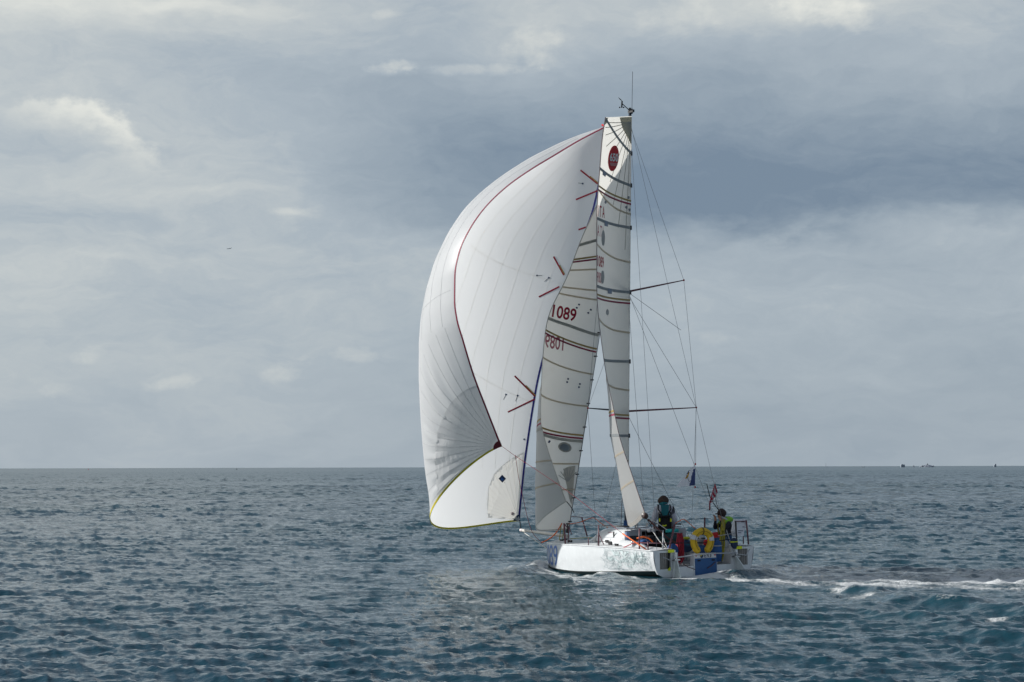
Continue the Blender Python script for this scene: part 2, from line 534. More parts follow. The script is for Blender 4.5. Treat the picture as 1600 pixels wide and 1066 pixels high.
def sample_tile(tile, x, y, rot, sh=(0, 0)):
    T, L = tile; N = T.shape[0]
    c, s = math.cos(rot), math.sin(rot)
    u = ((c * x + s * y + sh[0]) / L * N) % N; v = ((-s * x + c * y + sh[1]) / L * N) % N
    i = np.floor(u).astype(int); j = np.floor(v).astype(int)
    fu = (u - i)[..., None].astype(np.float32); fv = (v - j)[..., None].astype(np.float32)
    i %= N; j %= N; i2 = (i + 1) % N; j2 = (j + 1) % N
    Q = T[i, j] * (1 - fu) * (1 - fv) + T[i2, j] * fu * (1 - fv) + T[i, j2] * (1 - fu) * fv + T[i2, j2] * fu * fv
    h, a, b = Q[..., 0], Q[..., 1], Q[..., 2]
    return h, c * a - s * b, s * a + c * b


WIND = np.array([-0.30, -0.954])
t1 = fft_tile(1024, 83.0, WIND, 2 * math.pi / 5.2, 2 * math.pi / 16, 2 * math.pi / 0.40, 5.0, 3.6, 5)
t2 = fft_tile(1024, 61.0, WIND, 2 * math.pi / 1.7, 2 * math.pi / 6, 2 * math.pi / 0.30, 4.0, 3.5, 6)
t3 = fft_tile(512, 17.3, WIND, 2 * math.pi / 0.62, 2 * math.pi / 1.3, 2 * math.pi / 0.08, 3.2, 3.1, 8)


def smooth_to(x, a, b):
    t = np.clip((x - a) / (b - a), 0, 1); return t * t * (3 - 2 * t)


def ridge(x, y, pts, wid, amp):
    """a soft crest along a polyline, world metres; wid/amp per vertex"""
    best = np.zeros_like(x)
    for k in range(len(pts) - 1):
        a = np.array(pts[k], float); b = np.array(pts[k + 1], float); d = b - a
        t = np.clip(((x - a[0]) * d[0] + (y - a[1]) * d[1]) / (d @ d), 0, 1)
        q = np.hypot(x - a[0] - t * d[0], y - a[1] - t * d[1])
        ww = wid[k] * (1 - t) + wid[k + 1] * t; aa = amp[k] * (1 - t) + amp[k + 1] * t
        g = aa * np.exp(-(q / ww) ** 2)
        best = np.where(np.abs(g) > np.abs(best), g, best)
    return best


def on_water(px, py):
    r = ray(px, py); t = -CP[2] / r[2]
    p = CP + r * t
    return (p[0], p[1])


def loc2(x, y): return tuple(to_world((x, y, 0.0))[:2])


def build_sea():
    a = np.concatenate([np.linspace(-180, -60, 20)[:-1], np.linspace(-60, -19, 42)[:-1], np.arange(-19, 19.001, 0.052), np.linspace(19, 60, 42)[1:], np.linspace(60, 180, 20)[1:]])
    a = np.radians(a)
    R = [3.0, 5, 7, 9, 11, 12.5, 14]
    while R[-1] < 22: R.append(R[-1] + 0.25)
    while R[-1] < 16000:
        r = R[-1]
        if r < 90: s = max(0.065, 0.0033 * r)
        elif r < 300: s = 0.0038 * r
        elif r < 1300: s = 0.0055 * r
        else: s = 0.035 * r
        R.append(r + s)
    R = np.array(R)
    AA, RR = np.meshgrid(a, R)
    x = (RR * np.sin(AA)); y = (RR * np.cos(AA))
    lx = (x - BO[0]) * F0[0] + (y - BO[1]) * F0[1]; ly = (x - BO[0]) * P0[0] + (y - BO[1]) * P0[1]
    # distance outside the hull plan (rough ellipse) to calm the water against the boat
    dd = np.maximum(np.abs(lx - 3.2) - 3.4, np.abs(ly) - 1.5)
    near = smooth_to(dd, -0.2, 2.5)
    fade = 1 + 1.0 * smooth_to(RR, 40, 160) + 1.4 * smooth_to(RR, 160, 500)
    gust = 1 + 0.22 * np.sin(0.11 * x + 1.3) * np.sin(0.083 * y + 0.4) + 0.15 * np.sin(0.031 * y - 0.02 * x)
    h = np.zeros_like(x); ddx = np.zeros_like(x); ddy = np.zeros_like(x)
    for tile, rot, amp, chop, sh in ((t1, 0.0, 0.028, 0.6, (0, 0)), (t2, 0.30, 0.0150, 0.6, (13, 7)), (t3, -0.25, 0.0115, 0.6, (3, 5))):
        hh, a1, b1 = sample_tile(tile, x, y, rot, sh)
        am = amp * fade * (0.35 + 0.65 * near) * gust
        if tile is t3: am = am * (1 - smooth_to(RR, 90, 260))
        h += hh * am; ddx += a1 * am * chop; ddy += b1 * am * chop
    # ---- the boat's own waves
    W = lambda *p: [on_water(*q) for q in p]
    jit = 0.12 * np.sin(2.1 * x + 1.7 * y) + 0.08 * np.sin(4.7 * x - 3.1 * y + 1)
    jx, jy = x + jit, y + 0.7 * np.sin(1.3 * x) * 0.15 + jit
    h += ridge(jx, jy, [loc2(6.9, 0.2), loc2(6.1, 1.05), loc2(5.2, 1.85), loc2(3.8, 3.2), loc2(2.2, 4.9)], [0.28, .3, .35, .5, .6], [0.10, 0.20, 0.15, 0.11, 0.03])
    h += ridge(jx, jy, [loc2(6.9, -0.2), loc2(6.1, -1.05), loc2(5.2, -1.85), loc2(3.8, -3.2)], [0.28, .3, .35, .5], [0.10, 0.18, 0.13, 0.06])
    h += ridge(jx, jy, [loc2(5.0, 1.5), loc2(3.4, 1.9), loc2(1.8, 2.0)], [0.45, .6, .5], [-0.07, -0.13, -0.09])
    h += ridge(jx, jy, [loc2(1.6, 1.95), loc2(0.6, 2.35), loc2(-0.6, 2.9)], [0.22, .3, .4], [0.13, 0.12, 0.03])
    h += ridge(jx, jy, [loc2(-0.45, 0.4), loc2(-0.7, -0.4), loc2(-0.5, -1.5)], [0.3, .45, .4], [0.06, 0.20, 0.18])
    for pts, wd, am in [
            (W((1040, 908), (1110, 914), (1180, 920)), [.4, .5, .5], [.06, .11, .03]),
            (W((1190, 906), (1300, 902), (1420, 906)), [.5, .6, .6], [.03, .05, .03]),
            (W((1285, 922), (1345, 926), (1420, 944)), [.35, .42, .5], [.10, .30, .10]),
            (W((1410, 940), (1500, 948), (1640, 968)), [.4, .55, .6], [.16, .30, .22]),
            (W((1360, 960), (1440, 968), (1540, 990)), [.35, .45, .5], [.10, .22, .08]),
            (W((1460, 993), (1560, 1002), (1680, 1020)), [.4, .5, .5], [.12, .22, .2]),
            (W((1480, 905), (1560, 900), (1680, 905)), [.5, .7, .8], [.08, .20, .2])]:
        h += ridge(jx, jy, pts, wd, [a_ * 0.68 for a_ in am])
    # ---- foam cover (0..1), broken up in the material
    fo = np.zeros_like(x)
    yc = np.interp(x, [4.3, 5.0, 6.0, 7.5, 9.0, 11, 13, 16, 30], [49.2, 48.6, 47.7, 47.0, 46.6, 46.9, 47.6, 48.5, 51])
    wd = np.interp(x, [4.3, 6, 8, 11, 14, 30], [0.9, 1.2, 2.1, 2.8, 3.4, 3.8])
    am = np.interp(x, [4.0, 4.5, 5.2, 5.9, 6.6, 7.5, 9, 10.5, 12, 14, 30], [0, 0.85, 1.0, 0.95, 0.74, 0.70, 0.76, 0.74, 0.84, 0.88, 0.84])
    patch = np.clip(0.80 + 0.55 * np.sin(1.7 * x + 0.9 * y) * np.sin(0.8 * x - 1.3 * y + 1) + 0.30 * np.sin(3.9 * x + 2.2 * y) + 0.25 * np.sin(2.6 * y - 0.7 * x), 0.45, 1.2)
    fo = np.maximum(fo, am * (1 - (1 - patch) * smooth_to(x, 4.6, 6.0)) * np.exp(-((jy - yc) / wd) ** 2))
    wakeband = np.exp(-((y - yc + 0.1) / (wd * 1.1)) ** 2) * smooth_to(x, 5, 8)
    h += wakeband * (0.018 * np.sin(5.1 * x + 2.3 * y) * np.sin(3.7 * y - 1.9 * x) + 0.014 * np.sin(8.3 * x - 6.1 * y))
    fo = np.maximum(fo, ridge(jx, jy, [loc2(6.75, 0.15), loc2(6.25, 0.85), loc2(5.5, 1.35), loc2(4.3, 1.75)], [0.18, .26, .2, .12], [0.6, 0.95, 0.7, 0.45]))
    fo = np.maximum(fo, ridge(jx, jy, [loc2(5.9, 1.4), loc2(4.9, 2.4), loc2(3.6, 3.7)], [0.18, .2, .22], [0.58, 0.5, 0.3]))
    fo = np.maximum(fo, ridge(jx, jy, [loc2(3.0, 1.55), loc2(1.6, 1.75), loc2(0.3, 1.75)], [0.10, .10, .12], [0.5, 0.6, 0.6]))
    fo = np.maximum(fo, ridge(jx, jy, [loc2(1.75, 1.85), loc2(1.2, 2.2), loc2(0.5, 2.6)], [0.09, .1, .1], [0.8, 0.6, 0.3]))
    fo = np.maximum(fo, ridge(jx, jy, [loc2(-0.25, 0.9), loc2(-0.35, 0.0), loc2(-0.35, -1.2)], [0.3, .4, .4], [0.75, 0.8, 0.65]))
    for c, rr, aa in [((1075, 901), .6, .9), ((1105, 905), .75, 1.0), ((1140, 909), .7, .8), ((862, 893), .5, .7), ((1565, 971), .30, .62), ((1320, 925), .45, .55), ((1345, 935), .5, .45), ((1495, 948), .35, .35), ((1598, 957), .3, .45), ((635, 868), .15, .3)]:
        q = on_water(*c); fo = np.maximum(fo, aa * np.exp(-(((jx - q[0]) / rr) ** 2 + ((jy - q[1]) / (rr * 1.1)) ** 2)))
    X = x + ddx; Y = y + ddy
    nv = x.shape
    co = np.stack([X, Y, h], -1).reshape(-1, 3).astype(np.float32)
    ni, nj = nv
    idx = np.arange(ni * nj).reshape(ni, nj)
    q = np.stack([idx[:-1, :-1], idx[:-1, 1:], idx[1:, 1:], idx[1:, :-1]], -1).reshape(-1, 4)[:, ::-1]
    me = bpy.data.meshes.new('sea')
    me.vertices.add(len(co)); me.vertices.foreach_set('co', co.ravel())
    me.loops.add(q.size); me.loops.foreach_set('vertex_index', q.ravel().astype(np.int32))
    me.polygons.add(len(q)); me.polygons.foreach_set('loop_start', np.arange(0, q.size, 4, dtype=np.int32))
    me.polygons.foreach_set('use_smooth', np.ones(len(q), bool))
    at = me.attributes.new('foam', 'FLOAT', 'POINT'); at.data.foreach_set('value', fo.ravel().astype(np.float32))
    me.update(calc_edges=True); me.validate()
    o = bpy.data.objects.new('sea', me); COL.objects.link(o)
    tag(o, kind='structure')
    m = bpy.data.materials.new('sea_water'); m.use_nodes = True
    t = NT(m.node_tree)
    geo = t.n('ShaderNodeNewGeometry').outputs['Position']
    mp = t.n('ShaderNodeMapping'); mp.inputs['Rotation'].default_value = (0, 0, math.radians(38)); mp.inputs['Scale'].default_value = (1.0, 1.7, 1.0)
    t.put(mp.inputs[0], geo)
    r1 = t.noise(mp.outputs[0], 2.2, 5.0, 0.62, 0.3)
    r2 = t.noise(mp.outputs[0], 0.55, 4.0, 0.6, 0.2)
    r3 = t.noise(mp.outputs[0], 7.5, 3.0, 0.55, 0.2)
    hgt = t.m('ADD', t.m('ADD', t.m('MULTIPLY', r1, 0.022), t.m('MULTIPLY', r2, 0.035)), t.m('MULTIPLY', r3, 0.008))
    fa = t.n('ShaderNodeAttribute', attribute_name='foam').outputs['Fac']
    f1 = t.noise(geo, 2.6, 8.0, 0.68, 0.8)
    f2 = t.noise(geo, 9.0, 6.0, 0.7, 0.5)
    lace = t.m('SUBTRACT', 1.0, t.m('MULTIPLY', t.m('ABSOLUTE', t.m('SUBTRACT', t.noise(geo, 3.4, 5.0, 0.6, 1.2), 0.5)), 5.0))
    fm = t.m('ADD', t.m('ADD', t.m('MULTIPLY', f1, 0.50), t.m('MULTIPLY', f2, 0.32)), t.m('MULTIPLY', lace, 0.16))
    foam = t.maprange(t.m('ADD', fm, t.m('MULTIPLY', fa, 0.66)), 0.63, 0.95)
    foam = t.m('MULTIPLY', foam, t.maprange(fa, 0.02, 0.12))
    bmp = t.n('ShaderNodeBump'); bmp.inputs['Strength'].default_value = 1.0; bmp.inputs['Distance'].default_value = 1.0
    t.put(bmp.inputs['Height'], t.m('ADD', hgt, t.m('MULTIPLY', t.m('MULTIPLY', foam, f2), 0.06)))
    big = t.noise(geo, 0.02, 3.0, 0.5)
    base = t.mix(t.maprange(big, 0.35, 0.65), (0.005, 0.043, 0.069), (0.007, 0.051, 0.070))
    p = t.n('ShaderNodeBsdfPrincipled')
    t.put(p.inputs['Base Color'], base)
    # wavelets finer than the mesh act as roughness where the mesh is coarse
    dist = t.n('ShaderNodeVectorMath', operation='LENGTH'); t.put(dist.inputs[0], geo)
    t.put(p.inputs['Roughness'], t.maprange(t.m('LOGARITHM', dist.outputs['Value'], 10.0), 1.6, 3.0, 0.06, 0.24))
    p.inputs['IOR'].default_value = 1.333
    t.put(p.inputs['Normal'], bmp.outputs[0])
    fd = t.n('ShaderNodeBsdfPrincipled'); fd.inputs['Base Color'].default_value = (0.72, 0.75, 0.76, 1); fd.inputs['Roughness'].default_value = 0.9
    t.put(fd.inputs['Normal'], bmp.outputs[0])
    ms = t.n('ShaderNodeMixShader'); t.put(ms.inputs[0], foam)
    t.t.links.new(p.outputs[0], ms.inputs[1]); t.t.links.new(fd.outputs[0], ms.inputs[2])
    t.t.links.new(ms.outputs[0], t.n('ShaderNodeOutputMaterial').inputs[0])
    me.materials.append(m)
    return o


SEA = build_sea()

#@@BOAT@@
# ------------------------------------------------------------------ the yacht: hull
yacht = Thing('racing_yacht', (0, 0, 0), 'small white racing yacht with three white sails set, heading away across the sea', 'sailing yacht')
HX = [0, 1.5, 3.0, 4.2, 5.0, 5.6, 6.0, 6.3, 6.45, 6.5]
HB = [1.55, 1.57, 1.52, 1.38, 1.18, .95, .73, .45, .22, .0]


def beam(x): return pchip(HX, HB, x)
def sheer(x): return pchip([0, 2, 4.2, 5.5, 6.5], [.68, .715, .705, .675, .655], x)
def chine_z(x): return pchip([0, 2, 4, 5.5, 6.5], [.19, .10, .03, .04, .13], x)
def keel_z(x): return pchip([0, 3, 5.5, 6.5], [-.06, -.30, -.22, .02], x)


def side_pt(x, t):
    """topsides: t = 0 at the sheer, 1 at the chine (port side, y > 0)"""
    b = float(beam(x)); zs = float(sheer(x)); zc = float(chine_z(x))
    bc = b * 0.955 - 0.01 if b > 0.05 else b
    y = b + (bc - b) * t + 0.03 * math.sin(math.pi * t) * min(1, b)
    return np.array([x, y, zs + (zc - zs) * t])


XS = np.concatenate([np.linspace(0, 5.6, 36)[:-1], 6.5 - 0.9 * (1 - np.linspace(0, 1, 22)) ** 1.8])
hull = MB()
for sgn in (1, -1):
    P = np.array([[side_pt(x, t) * (1, sgn, 1) for t in np.linspace(0, 1, 7)] for x in XS])
    hull.grid(P)
HULL = yacht.part(hull, 'hull', WHITE, True)
bot = MB()
for sgn in (1, -1):
    P = []
    for x in XS:
        a = side_pt(x, 1.0); k = float(keel_z(x))
        P.append([a * (1, sgn, 1), np.array([x, a[1] * 0.84 * sgn, a[2] * 0.45 + k * 0.55 + 0.02]), np.array([x, a[1] * 0.45 * sgn, a[2] * 0.1 + k * 0.9]), np.array([x, 0, k])])
    bot.grid(np.array(P))
yacht.part(bot, 'hull_bottom', BOTTOM, True)
# rub strake at the sheer
st = MB()
for sgn in (1, -1):
    st.tube([np.array([x, float(beam(x)) * sgn, float(sheer(x)) - 0.005]) for x in XS[:-1]], 0.016, 6)
yacht.part(st, 'gunwale', WHITE, True, split=True)

# deck with the cockpit well left open
CKX, CKY, CKZ = 2.05, 0.98, 0.26
deck = MB()


def crown(x, y): return float(sheer(x)) + 0.05 * (1 - (y / max(0.2, float(beam(x)))) ** 2)


xs = np.concatenate([np.linspace(CKX, 5.6, 20), XS[36:-1]])
deck.grid(np.array([[(x, s * float(beam(x)), crown(x, s * float(beam(x)))) for s in np.linspace(-1, 1, 17)] for x in xs]))
for sgn in (1, -1):
    deck.grid(np.array([[(x, sgn * (CKY + (float(beam(x)) - CKY) * s), crown(x, CKY + (float(beam(x)) - CKY) * s)) for s in np.linspace(0, 1, 5)] for x in np.linspace(0, CKX, 10)]))
    deck.grid(np.array([[(x, sgn * CKY, z) for z in (crown(x, CKY), CKZ)] for x in np.linspace(0.02, CKX, 6)]))
yacht.part(deck, 'deck', DECK, True)
yacht.part(MB().grid(np.array([[(x, y, CKZ) for y in (-CKY, CKY)] for x in (0.03, CKX)])), 'cockpit_floor', mat('cockpit_floor_paint', (0.32, 0.34, 0.36), 0.7, var=0.2))

# transom: port and starboard quarters with recessed lockers, posts, sill and centre console
tr = MB()


def T(px, py): q = at_plane(px, py, 0, 0.0); return q[1], q[2]


def slab(y0, y1, z0, z1, th=0.04, x0=0.0, mb=None):
    (mb or tr).box(((x0 + th / 2), (y0 + y1) / 2, (z0 + z1) / 2), (th, abs(y1 - y0), abs(z1 - z0)))


yo = 1.50
for sgn in (1, -1):
    # outer stile, top and bottom rails around the locker opening
    tr.prism([(0, sgn * 1.55, .68), (0, sgn * 1.42, .68), (0, sgn * 1.42, .10), (0, sgn * 1.47, .18)], (0.05, 0, 0))
    slab(sgn * 1.42, sgn * 0.98, .62, .675)
    tr.prism([(0, sgn * 1.42, .22), (0, sgn * 0.98, .22), (0, sgn * 0.98, -.05), (0, sgn * 1.25, .02), (0, sgn * 1.42, .10)], (0.05, 0, 0))
    slab(sgn * 1.42, sgn * 1.36, .22, .62, .045); slab(sgn * 1.03, sgn * 0.98, .22, .62, .045)
    tr.prism([(0, sgn * 0.98, .675), (0, sgn * 0.88, .675), (0, sgn * 0.84, .2), (0, sgn * 0.84, -.04), (0, sgn * 0.98, -.05)], (0.06, 0, 0))
slab(0.84, -0.84, -.06, .26, .05)
tr.prism([(-0.02, .36, -.05), (-0.02, -.40, -.05), (-0.02, -.36, .56), (-0.02, .32, .56)], (0.16, 0, 0))
TR = yacht.part(tr, 'transom', WHITE)
for sgn in (1, -1):
    lk = MB(); lk.box((.035, sgn * 1.195, .42), (.02, .326, .396))
    yacht.part(lk, 'locker_hatch', GREY, parent=TR)
    w_ = MB(); 
    for k in range(5): w_.box((.018, sgn * (1.08 + k * .057), .42), (.012, .008, .39))
    yacht.part(w_, 'locker_bar', mat('net_cord', (0.2, 0.19, 0.18), 0.8), parent=TR, split=True)
hp = MB(); hp.box((-.032, -.02, .23), (.02, .66, .42))
HPAN = yacht.part(hp, 'raft_hatch', BLUEP, parent=TR)
for y_ in (.20, -.24):
    yacht.part(MB().box((-.047, y_, .385), (.012, .09, .035)), 'hatch_catch', BLACK, parent=TR)
for y_ in (.27, -.31):
    yacht.part(MB().lathe([(0.001, 0), (.018, 0), (.018, .012), (.001, .012)], (-.021, y_, .505), (-1, 0, 0), 8), 'reflector', REDC, parent=TR)
# round badge (yellow and blue) and letters on the console
bd = MB(); bd.lathe([(0.001, 0), (.05, 0), (.05, .006), (.001, .006)], (-.021, .10, .495), (-1, 0, 0), 16)
bd2 = MB(); bd2.prism([(-.028, .10 + .05 * math.cos(a) * .9, .495 + .05 * math.sin(a) * .9) for a in np.linspace(-0.4, 2.3, 10)], (-.004, 0, 0))
yacht.part(bd, 'badge', INKNAVY, parent=TR); yacht.part(bd2, 'badge_wave', YELT, parent=TR)


# ------------------------------------------------------------------ lettering as flat print
def glyphs(text, bold=0.0, font_scale=1.0):
    cu = bpy.data.curves.new('print', 'FONT'); cu.body = text; cu.offset = bold; cu.size = 1.0; cu.resolution_u = 4
    ob = bpy.data.objects.new('print', cu); COL.objects.link(ob)
    bpy.context.view_layer.update()
    dg = bpy.context.evaluated_depsgraph_get()
    me = bpy.data.meshes.new_from_object(ob.evaluated_get(dg))
    bm = bmesh.new(); bm.from_mesh(me)
    bmesh.ops.triangulate(bm, faces=bm.faces)
    bmesh.ops.subdivide_edges(bm, edges=[e for e in bm.edges if e.calc_length() > 0.16], cuts=2, use_grid_fill=False)
    bmesh.ops.triangulate(bm, faces=bm.faces)
    V = np.array([v.co[:] for v in bm.verts]); Fs = [tuple(v.index for v in f.verts) for f in bm.faces]
    bm.free()
    bpy.data.objects.remove(ob); bpy.data.curves.remove(cu); bpy.data.meshes.remove(me)
    V[:, 0] -= V[:, 0].min(); V[:, 1] -= V[:, 1].min()
    V[:, 0] /= V[:, 0].max(); V[:, 1] /= V[:, 1].max()
    return V[:, :2], Fs


def sheet(verts, faces, name, m_, parent, thing=None):
    mb = MB().add(verts, faces)
    return (thing or yacht).part(mb, name, m_, parent=parent)


for k, ch in enumerate('ENJ'):
    V, Fs = glyphs(ch, 0.02)
    sheet([(-.027, .02 - .08 * k - .055 * a, .455 + .09 * b) for a, b in V], Fs, 'letter', INKNAVY, TR)


# bow number, wrapped round the port bow
def hull_uv(x, t, off=0.006):
    p = side_pt(x, t); e = 1e-3
    tx = side_pt(x + e, t) - side_pt(x - e, t); tt = side_pt(x, t + e) - side_pt(x, t - e)
    n = np.cross(tx, tt); n /= np.linalg.norm(n)
    if n[1] < 0: n = -n
    return p + n * off


def arc_table():
    xs_ = np.linspace(3.5, 6.46, 400); pts = np.array([side_pt(x, .5) for x in xs_])
    s = np.concatenate([[0], np.cumsum(np.linalg.norm(np.diff(pts[:, :2], axis=0), axis=1))])
    return xs_, s


AX, AS = arc_table()
S0 = np.interp(4.66, AX, AS)
V, Fs = glyphs('1089', 0.0)
nv = []
for a, b in V:
    s = S0 + (1 - a) * 1.5
    x = float(np.interp(s - 0.10 * (b - .5), AS, AX))
    nv.append(hull_uv(min(x, 6.44), 0.90 - 0.84 * b))
sheet(nv, Fs, 'bow_number', INKBLUE, HULL)

# scribbled sea-creature drawing on the port quarter: thin dark strokes and pale green washes
INKT = mat('teal_ink', (0.22, 0.30, 0.32), 0.5)
WASH = mat('teal_wash', (0.65, 0.735, 0.745), 0.35, var=0.08, scale=14)


def stroke(mb, pts, wd, off):
    pts = np.array(pts); n = len(pts); tg = np.gradient(pts, axis=0)
    tg /= np.linalg.norm(tg, axis=1)[:, None] + 1e-9
    nn = np.stack([-tg[:, 1], tg[:, 0]], 1)
    ww = wd * (0.35 + 0.65 * np.sin(np.linspace(0.1, 3.04, n)))[:, None]
    P = np.stack([[hull_uv(max(.03, a[0]), a[1], off) for a in pts + nn * ww * sg] for sg in (-1, 1)], 1)
    mb.grid(P)


rg = np.random.default_rng(4)
wsh = MB(); ink = MB()
for k in range(26):
    cx, ct = rg.uniform(.3, 1.9), rg.uniform(.2, .78)
    if ct > 0.55 + 0.3 * math.sin(cx * 1.3): ct -= .25
    a = rg.uniform(0, 6.28); ln = rg.uniform(.15, .5)
    q = np.linspace(-1, 1, 9)
    pts = [(cx + ln * .6 * u * math.cos(a) + .05 * math.sin(3 * u + k), ct + ln * .45 * u * math.sin(a) + .04 * math.cos(4 * u + k)) for u in q]
    stroke(wsh, np.clip(pts, [.05, .07], [2.6, .92]), rg.uniform(.018, .06), 0.004 + 0.0003 * k)
for k in range(150):
    cx = rg.uniform(.12, 2.05); ct = np.clip(rg.normal(.45, .22), .08, .92)
    if cx > 1.7 and rg.random() < .5: ct = rg.uniform(.1, .7)
    a = rg.uniform(-.9, .9) + (1.57 if rg.random() < .25 else 0); ln = rg.uniform(.05, .17); cv = rg.uniform(-4, 4)
    pts = [(cx, ct)]; ang = a
    for i in range(7):
        ang += cv * ln * .6 + .25 * math.sin(i * 2 + k)
        pts.append((pts[-1][0] + ln * .33 * math.cos(ang), pts[-1][1] + ln * .55 * math.sin(ang)))
    stroke(ink, np.clip(pts, [.04, .06], [2.6, .93]), rg.uniform(.0025, .0055), 0.014 + 0.00004 * k)
for (pp, wd) in [([(.25, .35), (.45, .45), (.55, .6), (.5, .75)], .02), ([(.2, .3), (.5, .28), (.8, .36)], .014), ([(.15, .25), (.3, .5), (.28, .8)], .012),
                 ([(.9, .85), (1.2, .93), (1.5, .85), (1.9, .9), (2.2, .76)], .013), ([(.6, .82), (.4, .93), (.3, .9)], .02), ([(.8, .15), (1.3, .1), (1.9, .16)], .011)]:
    pp = np.array(pp); tt = np.linspace(0, len(pp) - 1, 16)
    pts = np.stack([np.interp(tt, range(len(pp)), pp[:, i]) for i in (0, 1)], 1)
    stroke(ink, pts, wd * .6, 0.022)
yacht.part(wsh, 'painted_wash', WASH, parent=HULL)['kind'] = 'stuff'; yacht.part(ink, 'painted_drawing', INKT, parent=HULL)['kind'] = 'stuff'

# ------------------------------------------------------------------ coachroof
cb = MB()
CX_ = [2.0, 2.5, 3.0, 3.35, 3.75, 4.15, 4.55]
CW = [.96, .95, .90, .84, .72, .58, .44]
CT = [1.10, 1.12, 1.12, 1.10, 1.00, .86, .735]


def cab_sec(x):
    wv = float(pchip(CX_, CW, x)); zt = float(pchip(CX_, CT, x)); zb = crown(x, wv) - .02
    pts = []
    for s in (1, -1):
        pts.append([(x, s * wv, zb), (x, s * (wv * .93), zb + (zt - zb) * .55), (x, s * wv * .84, zt - .05 * min(1, (zt - zb) * 3)), (x, s * wv * .76, zt)])
    return pts[0] + [(x, 0.35 * wv, zt + .02), (x, -0.35 * wv, zt + .02)] + pts[1][::-1]


xs = np.linspace(2.0, 4.55, 24)
cb.grid(np.array([cab_sec(x) for x in xs]))
CAB = yacht.part(cb, 'coachroof', WHITE, True)
CAB.data.polygons.foreach_set('use_smooth', [True] * len(CAB.data.polygons))
# aft bulkhead with the companionway opening and instrument windows
bh = MB()
bh.box((2.03, .70, .68), (.04, .52, .82)); bh.box((2.03, -.70, .68), (.04, .52, .82)); bh.box((2.03, 0, .36), (.04, .88, .18)); bh.box((2.03, 0, 1.085), (.05, 1.5, .05))
yacht.part(bh, 'cabin_bulkhead', LGREY, split=True)
dk = MB(); dk.box((2.35, 0, .75), (.02, .88, .62))
yacht.part(dk, 'companionway', BLACK)
for y_, wd_, z_ in ((.66, .34, .90), (-.70, .26, .92), (.62, .22, .70), (-.66, .34, .62)):
    yacht.part(MB().box((2.003, y_, z_), (.014, wd_, .12)), 'bulkhead_window', SMOKE, parent=None)
yacht.part(MB().box((1.985, .90, .88), (.03, .10, .36)), 'bulkhead_pillar', mat('pale_blue_trim', (0.30, 0.45, 0.72), 0.4))
# cabin side: hand-lettered label in a ruled box
lab = MB()


def cab_side(x, f, off=.008):
    s = cab_sec(x); a = np.array(s[0]); b = np.array(s[2])
    return a + (b - a) * f + np.array([0, off, off * .3])


V, Fs = glyphs('Acho!', 0.0)
nv = [cab_side(3.62 - .78 * a, .28 + .38 * b) for a, b in V]
lab.add(nv, Fs)
for (a, b) in (((3.72, .16), (2.75, .16)), ((3.72, .82), (3.72, .16)), ((2.78, .16), (2.72, .78))):
    P = [cab_side(a[0] + (b[0] - a[0]) * t, a[1] + (b[1] - a[1]) * t, .012) for t in np.linspace(0, 1, 6)]
    lab.tube(P, .008, 4)
yacht.part(lab, 'hand_lettering', mat('grey_ink', (0.13, 0.12, 0.12), 0.6), parent=CAB)
rd = MB()
for k in range(4): rd.tube([cab_side(3.0 - .06 * k, .80), cab_side(2.97 - .06 * k, .87)], .010, 4)
yacht.part(rd, 'red_lettering', INKRED, parent=CAB)
yacht.part(MB().box(cab_side(2.62, .45), (.05, .012, .34)), 'cabin_vent', BLACK, parent=CAB)
# roof gear: rail, winches, blocks
rl = MB(); rl.tube([(2.08, .86, 1.13), (2.1, 0, 1.165), (2.08, -.86, 1.13)], .018, 6)
yacht.part(rl, 'mainsheet_track', STEEL)
for (x, y, z, rr) in ((2.25, .42, 1.135, .055), (2.25, -.42, 1.135, .055), (2.12, .18, 1.14, .04), (1.3, 1.22, .74, .06), (1.3, -1.22, .74, .06)):
    yacht.part(MB().lathe([(rr, 0), (rr * 1.05, .02), (rr * .72, .05), (rr * .78, .10), (rr, .115), (rr * .4, .125)], (x, y, z), n=12), 'winch', STEEL, True)
for (x, y, z) in ((2.9, .9, .80), (2.55, 1.05, .78), (1.9, 1.3, .75), (5.7, .45, .72), (5.9, .2, .73), (4.6, .9, .75), (2.35, 1.18, .77)):
    yacht.part(MB().box((x, y, z), (.11, .05, .07)), 'deck_block', CARBON)
sh = MB(); sh.tube([(2.0, .80, 1.20), (2.7, .84, 1.19), (3.3, .78, 1.18)], .02, 6); sh.tube([(2.0, -.80, 1.20), (2.7, -.84, 1.19), (3.3, -.78, 1.18)], .02, 6)
yacht.part(sh, 'handrail', CARBON, True, split=True)
coam = MB()
for sgn in (1, -1):
    coam.grid(np.array([[(x, sgn * (1.02 + .03), .70), (x, sgn * 1.04, .70 + hh), (x, sgn * 1.14, .70 + hh * .9), (x, sgn * 1.24, .72)] for x, hh in ((2.0, .18), (1.6, .17), (1.2, .13), (.9, .04))]))
yacht.part(coam, 'cockpit_coaming', WHITE, True, split=True)

